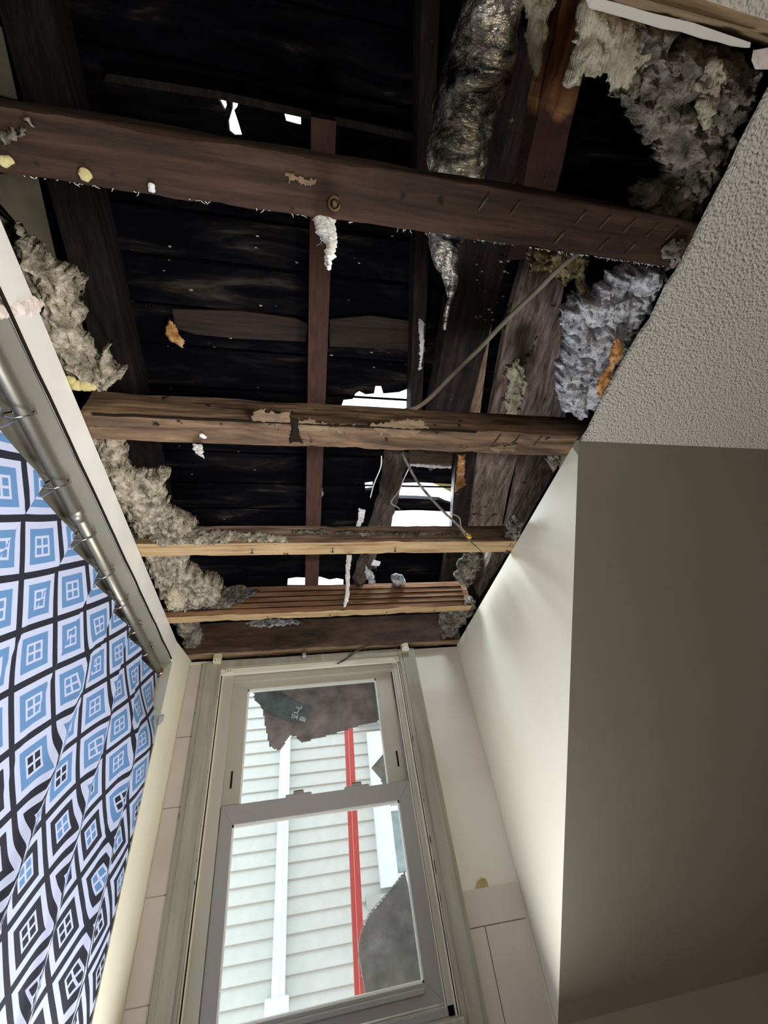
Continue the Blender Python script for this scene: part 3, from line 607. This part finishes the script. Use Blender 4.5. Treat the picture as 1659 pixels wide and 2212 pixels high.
tuft('orange fibre streak beside the bright roof gap', [(992, 985), (1006, 985), (1004, 1030), (1008, 1050), (990, 1060), (984, 1070), (988, 1030)], HZ+.26, FIB_O, n=10, thick=.02)
tuft('white fluff stuck to the thin dark rafter', [(904, 690), (918, 700), (916, 760), (912, 800), (905, 800), (908, 750)], HZ+.38, FIB_W, n=12, thick=.01)
tuft('rusty fibre patch on the charred deck left of the middle rafter', [(364, 690), (378, 700), (384, 722), (398, 738), (394, 754), (372, 740), (356, 724)], HZ+.58, FIB_O, n=8, thick=.01)
tuft('white shred on the left of the leaning brace', [(776, 1100), (790, 1104), (786, 1125), (776, 1142), (770, 1140)], HZ+.22, FIB_W, n=14)
tuft('white shred on the right of the leaning brace', [(806, 1208), (822, 1216), (818, 1224), (802, 1222)], HZ+.16, FIB_W, n=14)
tuft('grey lint hanging at the right of the leaning brace foot', [(790, 1222), (806, 1240), (812, 1262), (796, 1262), (788, 1240)], HZ+.13, INS_G, n=14)
tuft('lint fringe under the second joist stub', [(885, 1003), (975, 1008), (974, 1013), (930, 1012), (886, 1008)], HZ+.30, FIB_W, n=30, ln=.015)
# frayed lint along the lower edges of the nearest joist
bm = bmesh.new()
for i in range(150):
    x = random.uniform(-.5, .85) if i < 80 else random.uniform(.5, .86); p = Vector((x, .203, HZ+random.uniform(-.001, .004)))
    d = Vector((random.uniform(-1.5, 1.5), .6, -.5)).normalized(); l = random.uniform(.001, .012)*random.random()+.001
    add_tube(bm, [p, p+d*l*.5, p+d*l+Vector((random.uniform(-.004, .004), 0, 0))], [.0008, .0006, .0003], 4)
tag(obj('lint', bm, FIB_W, J1), kind='stuff')

def flecks(label, n, region, put, m, rmax=.004):
    bm = bmesh.new()
    for i in range(n):
        x = random.uniform(region[0], region[2]); y = random.uniform(region[1], region[3]); add_blob(bm, put(x, y), rmax*random.uniform(.25, 1)**2+.0006, .3, 2, 1, (1.6, .8, .5))
    tag(obj('debris_fleck', bm, m, None, True), label, 'debris', None, 'stuff')
flecks('pale flecks stuck across the blackened roof deck', 75, (250, 440, 890, 1240), lambda x, y: onroof(x, y, -.001), INS_P, .0045)
flecks('pale crumbs on the wide dark maroon timber', 28, (1020, 520, 1100, 700), lambda x, y: onz(x, y, 2.843), INS_P, .0045)
flecks('brown crumbs on the wide weathered planks', 60, (1040, 990, 1110, 1140), lambda x, y: onroof(x, y, -.1), INS_P, .005)

# ================================================================== DUCT, CABLES
D = [(1092, -70, 78), (1074, 10, 64), (1050, 100, 72), (1008, 200, 64), (994, 300, 66), (984, 390, 60), (970, 470, 54), (963, 520, 42), (967, 560, 32), (972, 596, 20), (972, 640, 9), (964, 680, 6), (960, 712, 3)]
zz = [2.72, 2.72, 2.72, 2.72, 2.71, 2.70, 2.69, 2.68, 2.665, 2.65, 2.63, 2.61, 2.6]
P = [onz(x, y, z) for (x, y, r), z in zip(D, zz)]; R = [pxm(p, r)*1.04 for p, (x, y, r) in zip(P, D)]
tag(tube('flexible_duct', spline(P, 16), lerp_list(R, 16), DUCT, None, 96, crumple=.024, freq=8), 'crumpled silver and black plastic-wrapped duct hanging through the attic', 'duct')
P = [onz(1500, 392, 2.56), onz(1480, 405, 2.56), onz(1372, 470, 2.58), onz(1230, 562, 2.62), onz(1160, 628, 2.63), onz(1095, 690, 2.64), onz(1040, 748, 2.64), onz(975, 812, 2.63), onz(930, 858, 2.60), onz(900, 880, 2.575), onz(872, 888, 2.562)]
tag(tube('electric_cable', spline(P, 8), .0075, CABLE, seg=8), 'thick beige-brown cable slanting from ceiling insulation to the second joist', 'cable')
t = empty('loose_wire', onz(980, 1130, 2.5)); tag(t, 'thin dark wire dangling past the third joist with a yellow connector', 'wire')
P = [onz(868, 978, 2.50), onz(905, 1045, 2.47), onz(958, 1105, 2.45), onz(990, 1135, 2.435), onz(1012, 1165, 2.43), onz(1030, 1182, 2.42), onz(1047, 1198, 2.41)]
tube('strand', spline(P, 6), lerp_list([.005, .0045, .005, .0045, .003, .0022, .0015], 6), noisemat('wire_lint', [(.05, .04, .035), (.25, .22, .2)], 40), t, seg=6)
P = [onz(975, 1110, 2.435), onz(992, 1118, 2.43), onz(996, 1138, 2.425), onz(1006, 1150, 2.42)]
tube('branch', spline(P, 6), .0025, CABLE, t, seg=6)
bm = bmesh.new(); p = onz(1013, 1158, 2.415); add_tube(bm, [p+Vector((-.004, 0, .010)), p, p+Vector((.004, 0, -.010))], [.005, .0095, .0055], 12); obj('wire_connector', bm, NUT, t, True)
P = [ony(824, 985, .80), ony(822, 1010, .86), ony(808, 1045, .98), ony(800, 1075, 1.1)]
tag(tube('cobweb_string', spline(P, 6), .0022, FIB_W, seg=5), 'thin fuzzy string hanging on the left edge of the leaning brace', 'string')
P = [onz(884, 1010, 2.68), onz(872, 1035, 2.68), onz(862, 1060, 2.66), onz(845, 1085, 2.66), onz(858, 1095, 2.65), onz(864, 1100, 2.64)]
tag(tube('cobweb_string', spline(P, 6), .0025, FIB_W, seg=5), 'curled white string crossing the bright roof gap beside the brace', 'string')
P = [ony(872, 1388, 2.07), ony(845, 1392, 2.07), ony(800, 1392, 2.07), ony(770, 1406, 2.08), ony(745, 1425, 2.09), ony(728, 1434, 2.09)]
tag(tube('splinter', spline(P, 5), lerp_list([.005, .006, .007, .006, .005, .003], 5), noisemat('splinter_wood', [(.04, .02, .015), (.10, .06, .045)], 20), seg=6, crumple=.004, freq=60), 'dark rotten splinter hanging in front of the window head', 'splinter')

# ================================================================== WINDOW
win = empty('window_1', (.07, 2.15, 1.85)); win['kind'] = 'structure'
def wbox(name, a, b, m, parent=win, bev=.0015):
    return box(name, (a[0], a[1], a[2]+CZ), (b[0], b[1], b[2]+CZ), m, parent, bev)
wbox('casing_left', (-.472, 2.118, -.45), (-.386, 2.150, .975), CASE); wbox('casing_right', (.527, 2.118, -.45), (.615, 2.150, .975), CASE)
wbox('casing_step_left', (-.452, 2.112, -.45), (-.40, 2.1185, .975), CASE); wbox('casing_step_right', (.545, 2.112, -.45), (.595, 2.1185, .975), CASE)
wbox('casing_head', (-.386, 2.122, .945), (.527, 2.150, .980), CASE)
wbox('head_stop', (-.386, 2.135, .915), (.527, 2.155, .944), LINE)
bm = bmesh.new()
for a, b in (((-.385, 2.155, -.33), (-.325, 2.30, .97)), ((.490, 2.155, -.33), (.525, 2.30, .97)), ((-.325, 2.165, .885), (.49, 2.30, .97)), ((-.385, 2.155, -.34), (.525, 2.30, -.30))):
    add_box(bm, (a[0], a[1], a[2]+CZ), (b[0], b[1], b[2]+CZ), .001)
obj('window_frame', bm, SASH, win)
bm = bmesh.new()
for x in (-.384, -.374, .515, .524): add_box(bm, (x-.0022, 2.139, -.33+CZ), (x+.0022, 2.156, .945+CZ))
for x in (-.331, .486): add_box(bm, (x-.0018, 2.158, -.30+CZ), (x+.0018, 2.166, .89+CZ))
obj('track', bm, LINE, win)
bm = bmesh.new()
for x in (-.379, .5195): add_box(bm, (x-.003, 2.146, -.33+CZ), (x+.003, 2.152, .945+CZ))
obj('track_gap', bm, DARKG, win)
def sash(name, x0, x1, z0, z1, gx0, gx1, gz0, gz1, ya, yb, m):
    """mitred frame of four members, with a raised bead around the pane"""
    t = empty(name, ((x0+x1)/2, ya, z0+CZ)); t.parent = win; t.matrix_parent_inverse = Matrix.Translation(-win.location)
    bm = bmesh.new(); O = [(x0, z0), (x1, z0), (x1, z1), (x0, z1)]; I = [(gx0, gz0), (gx1, gz0), (gx1, gz1), (gx0, gz1)]
    for k in range(4):
        a, b, c, d = O[k], O[(k+1) % 4], I[(k+1) % 4], I[k]; g = .0006
        add_prism(bm, [(p[0], ya, p[1]+CZ) for p in (a, b, c, d)], (0, yb-ya, 0))
    es = [e for e in bm.edges if all(abs(v.co.y-ya) < 1e-5 for v in e.verts)]
    bmesh.ops.bevel(bm, geom=es, offset=.0012, segments=1, affect='EDGES')
    me = bpy.data.meshes.new('sash_frame'); bmesh.ops.recalc_face_normals(bm, faces=bm.faces); bm.to_mesh(me); bm.free()
    link('sash_frame', me, m, t)
    bm = bmesh.new(); w_ = .006
    for a, b in (((gx0, gz0), (gx0+w_, gz1)), ((gx1-w_, gz0), (gx1, gz1)), ((gx0, gz0), (gx1, gz0+w_)), ((gx0, gz1-w_*1.6), (gx1, gz1))):
        add_box(bm, (a[0], ya+.004, a[1]+CZ), (b[0], yb-.004, b[1]+CZ))
    link_ = obj('glazing_bead', bm, BEAD, t)
    ym = (ya+yb)/2+.004; obj_ = box('glass', (gx0+.002, ym, gz0+.002+CZ), (gx1-.002, ym+.003, gz1-.002+CZ), GLASS, t)
    return t
up_ = sash('upper_sash', -.328, .484, .30, .898, -.256, .397, .32, .858, 2.198, 2.228, SASH)
lo_ = sash('lower_sash', -.322, .486, -.292, .370, -.272, .424, -.237, .302, 2.160, 2.190, VINYL)
for x in (-.008, .245):
    bm = bmesh.new(); add_box(bm, (x-.055, 2.158, .366+CZ), (x+.055, 2.185, .380+CZ), .005); add_box(bm, (x-.022, 2.162, .378+CZ), (x+.022, 2.19, .388+CZ), .002)
    o = obj('sash_lock', bm, VINYL, lo_)
    box('lock_pin', (x-.020, 2.165, .3885+CZ), (x+.020, 2.18, .392+CZ), mat('rust', (.16, .09, .05), .7), lo_)
for x, z in ((-.296, .47), (.452, .47)):
    wbox('tilt_slot', (x-.004, 2.1965, z-.033), (x+.004, 2.199, z+.033), DARKG, up_, 0)
    wbox('tilt_slot_trim', (x-.007, 2.1975, z-.037), (x+.007, 2.1985, z+.037), SASH, up_, 0)
wbox('sill', (-.39, 2.10, -.36), (.53, 2.20, -.325), CASE, win, .004)
wbox('sill_step', (-.325, 2.15, -.325), (.49, 2.19, -.302), VINYL, win, .003)
bm = bmesh.new(); add_box(bm, (-.27, 2.148, -.262+CZ), (.42, 2.160, -.247+CZ), .003); obj('lift_rail', bm, VINYL, lo_)
win.rotation_euler = (0, math.radians(-.8), 0)
bm = bmesh.new()
for k in range(46):
    x = random.choice((-.3865, .527, .616, -.474)); z = CZ+random.uniform(-.3, .9)
    if x == .616: z = CZ+random.uniform(.0, .35)
    add_blob(bm, (x+random.uniform(-.002, .002), 2.1285 if abs(x) < .6 else 2.148, z), .0022, .4, 2, 1, (.8, .6, random.uniform(1, 7)))
tag(obj('mould_speck', bm, DARKG, win), kind='stuff')
# blind brackets
def bracket(label, px, y, s=1.0, m=BRKT):
    t = empty('blind_bracket', ony(*px, y)); tag(t, label, 'bracket', None); p = t.location
    k = .017*s
    bm = bmesh.new(); add_box(bm, p+Vector((-k, -.03, -k*1.1)), p+Vector((k, 0, k*1.3)), .002); obj('bracket_body', bm, m, t)
    bm = bmesh.new(); add_box(bm, p+Vector((-k*.95, -.033, -k*1.2)), p+Vector((k*.95, -.0305, -k*.2)), .001); obj('bracket_lip', bm, LINE, t)
    bm = bmesh.new()
    for dx in (-.4, .4): add_tube(bm, [p+Vector((dx*k, -.0345, -k*.7)), p+Vector((dx*k, -.033, -k*.7))], .0022, 8)
    obj('screw', bm, DARKG, t)
bracket('cream blind bracket at the upper left corner of the window casing', (471, 1427), 2.118, 1.1)
bracket('cream blind bracket inside the upper left corner, below the outer one', (497, 1450), 2.16)
bracket('cream blind bracket at the upper right corner of the window casing', (873, 1402), 2.118, 1.1)
bracket('cream blind bracket inside the upper right corner, with brown stain', (855, 1425), 2.16, .8)
bracket('small slate grey clip in the middle of the window head', (657, 1420), 2.12, .55, mat('clip_slate', (.25, .28, .28), .5))
# films flapping outside behind the glass
def film(name, label, px, y, m, cat='plastic sheet', wob=.012):
    pts = [ony(a, b, y) for a, b in px]
    o = fluff(name, pts, .0012, m, step=.007, edge=.002, amp=.0, ragged=.0015)
    me = o.data
    for v in me.vertices: v.co.y += wob*noise.fractal(Vector((v.co.x*5, 0, v.co.z*5)), 1, 2, 3)
    return tag(o, label, cat)
film('plastic_sheet', 'torn dark brown plastic sheet behind the top of the upper window pane', [(545, 1492), (700, 1470), (835, 1452), (842, 1548), (822, 1556), (768, 1570), (700, 1592), (652, 1604), (640, 1592), (628, 1588), (618, 1600), (604, 1622), (582, 1612), (566, 1532)], 2.33, FILM)
film('plastic_bag', 'slate blue crumpled bag with pale print on the brown plastic sheet', [(547, 1506), (560, 1492), (604, 1494), (640, 1514), (676, 1526), (656, 1562), (636, 1560), (590, 1546), (566, 1530)], 2.315, BAG, 'bag', .012)
MARK = mat('bag_print', (.55, .60, .60), .6)
bm = bmesh.new()
def stroke(bm, pts, w_, y):
    for a, b in zip(pts, pts[1:]):
        A = ony(*a, y); B = ony(*b, y); d = (B-A).normalized(); s = Vector((d.z, 0, -d.x))*w_/2
        add_prism(bm, [A-s, B-s, B+s, A+s], (0, .001, 0))
for g in ([(634, 1538), (642, 1541), (646, 1532)], [(640, 1528), (650, 1531), (652, 1526)], [(630, 1546), (643, 1550)], [(632, 1541), (630, 1551)], [(637, 1543), (635, 1552)], [(643, 1544), (641, 1553)],
          [(650, 1549), (660, 1552)], [(650, 1549), (647, 1556)], [(655, 1551), (653, 1558)], [(660, 1552), (657, 1560)], [(648, 1554), (658, 1557)]):
    stroke(bm, g, .006, 2.285)
tag(obj('print', bm, MARK, bpy.data.objects['plastic_bag']))
film('plastic_sheet', 'frayed grey plastic sheet behind the lower right of the lower pane', [(792, 2170), (782, 2110), (774, 2060), (776, 2032), (784, 2004), (800, 1972), (838, 1928), (872, 1884), (900, 1960), (925, 2140)], 2.33, FILM2)
film('plastic_sheet', 'small torn grey plastic corner at the right of the upper pane', [(803, 1660), (820, 1640), (836, 1615), (856, 1690), (860, 1720), (830, 1720), (826, 1700), (822, 1682)], 2.33, FILM2)
P = [ony(867, 1890, 2.32), ony(840, 1925, 2.32), ony(800, 1970, 2.32), ony(783, 2006, 2.32), ony(776, 2030, 2.32), ony(775, 2062, 2.32), ony(783, 2110, 2.32), ony(790, 2150, 2.32)]
bm = bmesh.new(); sp_ = spline(P, 8); add_tube(bm, sp_, .0016, 5)
for q in sp_[::2]:
    add_tube(bm, [q, q+Vector((random.uniform(-.012, .004), 0, random.uniform(.004, .02)))], [.0008, .0003], 4)
tag(obj('frayed_edge', bm, FIB_W, bpy.data.objects['plastic_sheet.001']))

# ================================================================== HOUSE NEXT DOOR
YS = 4.9
hs = empty('neighbour_house', (0, YS, -3.0)); tag(hs, 'white clapboard house seen through the window', 'house')
bm = bmesh.new(); bl = bmesh.new(); z = -3.0+CZ; ex = .1135; z = -1.5
while z < 4.2:
    add_prism(bm, [(-5, YS, z), (-5, YS+.05, z), (-5, YS+.05, z+ex), (-5, YS+.012, z+ex)], (11, 0, 0))
    add_box(bl, (-5, YS-.0015, z-.0045), (6, YS+.012, z+.003)); z += ex
obj('siding', bm, SID, hs); obj('lap_shadow', bl, SIDG, hs)
for nm, a, b in (('window_trim', (.695, 4.84, 1.52), (.86, 4.905, 2.78)),):
    box(nm, a, b, NWIN, hs, .006)
box('window_trim', (.86, 4.84, 2.68), (1.7, 4.905, 2.78), NWIN, hs, .004); box('window_trim', (.86, 4.84, 1.50), (1.7, 4.905, 1.60), NWIN, hs, .004)
box('window_trim', (1.6, 4.84, 1.60), (1.7, 4.905, 2.68), NWIN, hs, .004); box('meeting_rail', (.86, 4.845, 2.06), (1.6, 4.90, 2.10), NWIN, hs, .004)
box('window_pane', (.86, 4.872, 1.60), (1.6, 4.88, 2.68), NGL, hs)
box('blind', (.90, 4.885, 2.45), (1.58, 4.89, 2.66), mat('blind_yellow', (.70, .62, .35), .8), hs)
box('window_sill', (.56, 4.82, 1.40), (1.75, 4.90, 1.485), EAVE, hs, .004)
box('window_head', (.60, 4.80, 2.86), (1.8, 4.90, 2.97), EAVE, hs, .004)
bm = bmesh.new()
add_box(bm, (-.205, 4.80, .93), (-.105, 4.885, 3.6), .008); add_box(bm, (-.165, 4.794, .93), (-.145, 4.80, 3.6), .002)
add_box(bm, (-.25, 4.78, .93), (-.075, 4.888, 1.02), .01)
t = obj('downspout', bm, DSP); t.rotation_euler = (0, 0, 0); tag(t, 'white downspout fixed to the siding next door', 'downspout')
bm = bmesh.new(); A = Vector((.428, 4.62, .4)); B = Vector((.508, 4.62, 4.0))
add_prism(bm, [A+Vector((-.042, -.03, 0)), A+Vector((.042, -.03, 0)), A+Vector((.042, .03, 0)), A+Vector((-.042, .03, 0))], B-A)
t = tag(obj('red_post', bm, RED), 'tall red square post outside the window', 'post')
bm = bmesh.new(); add_prism(bm, [A+Vector((-.010, -.033, 0)), A+Vector((-.004, -.033, 0)), A+Vector((-.004, -.0305, 0)), A+Vector((-.010, -.0305, 0))], B-A); obj('pale_seam', bm, mat('pale_red', (.62, .22, .20), .5), t)
struct(box('ground', (-8, 2.4, -2.65), (9, 5.6, -2.55), mat('ground_pale', (.55, .54, .50), .9)))

# ================================================================== CURTAIN ROD, RINGS, CURTAIN
XR, ZR = -.612, 2.335
rod = empty('curtain_rod', (XR, 1.0, ZR)); tag(rod, 'brushed metal shower curtain rod under the header', 'curtain rod')
ra = Vector((-.590, -.3, 2.337)); rb = Vector((-.628, 1.985, 2.322))
tube('outer_tube', [ra, ra.lerp(rb, .55)], .0165, CHROME, rod, 24); tube('inner_tube', [ra.lerp(rb, .545), rb], .0145, CHROME, rod, 24)
tube('tube_collar', [ra.lerp(rb, .535), ra.lerp(rb, .552)], .0178, CHROME, rod, 24)
d = (rb-ra).normalized()
tube('flange', [rb-d*.022, rb-d*.012, rb+d*.012, rb+d*.016], [.0165, .022, .029, .029], BRASS, rod, 28)
ring_px = [(62, 890), (150, 1040), (207, 1150), (250, 1232), (284, 1298), (312, 1352), (334, 1400)]
def rodpoint(py_px):
    best = min((i/400 for i in range(401)), key=lambda t: abs(proj_y(ra.lerp(rb, t))-py_px)); return ra.lerp(rb, best)
def proj_y(p):
    q = p-CAM; return 1106-FPX*q.dot(UP2)/q.dot(FW)
RY = []
for i, (px_, py_) in enumerate(ring_px): RY.append(rodpoint(py_))
RY.insert(0, ra.lerp(rb, .25))
def make_ring(c):
    t = empty('curtain_ring', c); bm = bmesh.new(); pts = []
    for k in range(29):
        a = math.radians(-250+k*300/28+0); pts.append(c+Vector((math.cos(a)*.027-.004, .012*math.sin(a*1.0), math.sin(a)*.030-.008)))
    pts.append(c+Vector((-.022, .004, -.054))); add_tube(bm, pts, .0021, 8); obj('ring_wire', bm, STEEL, t, True)
    bm = bmesh.new()
    for k in range(7):
        a = math.radians(25+k*20); p = c+Vector((math.cos(a)*.027-.004, .012*math.sin(a), math.sin(a)*.030-.008)); add_blob(bm, p, .0040, 0, 1, 2)
    obj('roller_bead', bm, STEEL, t, True)
    return t
words = ['out of frame beyond the left edge', 'nearest the left edge of the view', 'second from the left edge of the view', 'third from the left edge, above a curtain peak', 'middle one of the seven in view', 'fifth from the left edge of the view', 'second from the brass flange', 'closest to the brass flange']
base = None
for i, c in enumerate(RY):
    if i == 0: continue
    if base is None: r_ = base = make_ring(c)
    else:
        r_ = base.copy(); C.objects.link(r_); r_.location = c
        for ch in list(base.children):
            k = ch.copy(); C.objects.link(k); k.parent = r_; k.matrix_parent_inverse = Matrix.Translation(-Vector(base.location))
    tag(r_, 'beaded metal curtain ring on the rod, '+words[i], 'curtain ring', 'beaded rings on the curtain rod')
# the curtain: a pleated sheet from the rings down
hook_y = [p.y for p in RY]+[2.02]; hook_y = [hook_y[0]-.35]+hook_y
def curtain():
    y0, y1, z1 = .15, 1.968, .35; ny, nz = 420, 120; bm = bmesh.new(); uvl = bm.loops.layers.uv.new('UVMap'); V = []; UVs = {}
    sm = lambda a, b, t: (lambda k: k*k*(3-2*k))(min(1, max(0, (t-a)/(b-a))))
    folds = [(.62, .03, .2), (.80, .03, -.10), (1.33, .06, .06), (1.56, .035, .10), (1.78, .035, .04)]
    for i in range(ny+1):
        y = y0+(y1-y0)*i/ny
        k = max(j for j in range(len(hook_y)) if hook_y[j] <= y) if y >= hook_y[0] else 0
        k = min(k, len(hook_y)-2); f = (y-hook_y[k])/(hook_y[k+1]-hook_y[k]); f = min(max(f, 0), 1); sag = math.sin(f*math.pi)
        row = []
        for j in range(nz+1):
            v = j/nz; ztop = 2.286+.024*f*sm(1.0, .93, f)
            z = ztop+(z1-ztop)*v
            amp_top = .022*math.exp(-v*5); uo = 0; bump = 0
            for (fy, amt, sl_) in folds:
                yc = fy+sl_*(1.9-z)*.5+.012*noise.noise(Vector((z*2, fy*5, 0))); g = y-yc
                uo += amt*sm(-.006, .006, g)*sm(.02, .3, v); bump += (.010+amt*.12)*math.exp(-(g/.022)**2)*sm(0, .25, v)
            w1 = .012*noise.noise(Vector((y*3.2, z*.4, 2.0)))*min(1, v*4+.2)
            w2 = .0025*noise.noise(Vector((y*12, z*1.6, 5.0)))
            x = -.640+.022*f*f*sm(1.0, .9, f)*math.exp(-v*7)+w1+w2+bump+.060*sm(1.35, 1.96, y)*sm(.03, .16, v)
            x = min(x, -.577 if v > .05 else -.628)
            row.append(bm.verts.new((x, y, z)))
            UVs[row[-1]] = ((y+uo+.006*noise.noise(Vector((y*4, z*3, 9)))-.917)/.2, (z-2.103)/.2+.12*f*(1-f)*math.exp(-v*6))
        V.append(row)
    for i in range(ny):
        for j in range(nz):
            f = bm.faces.new((V[i][j], V[i+1][j], V[i+1][j+1], V[i][j+1]))
            for l in f.loops: l[uvl].uv = UVs[l.vert]
    me = bpy.data.meshes.new('shower_curtain'); bm.to_mesh(me); bm.free(); o = link('shower_curtain', me, CURT, None, True)
    return tag(o, 'blue and white shower curtain with diamond and window-pane print', 'curtain')
curtain()
t = tag(fluff('tape', [ony(x, y, 1.90) if False else onx(x, y, -.567) for x, y in ((346, 1546), (366, 1540), (362, 1556), (350, 1560), (342, 1568))], .001, TAPE, step=.002, edge=.001, amp=0, ragged=.0008), 'scrap of grey tape on the edge of the wing wall', 'tape')
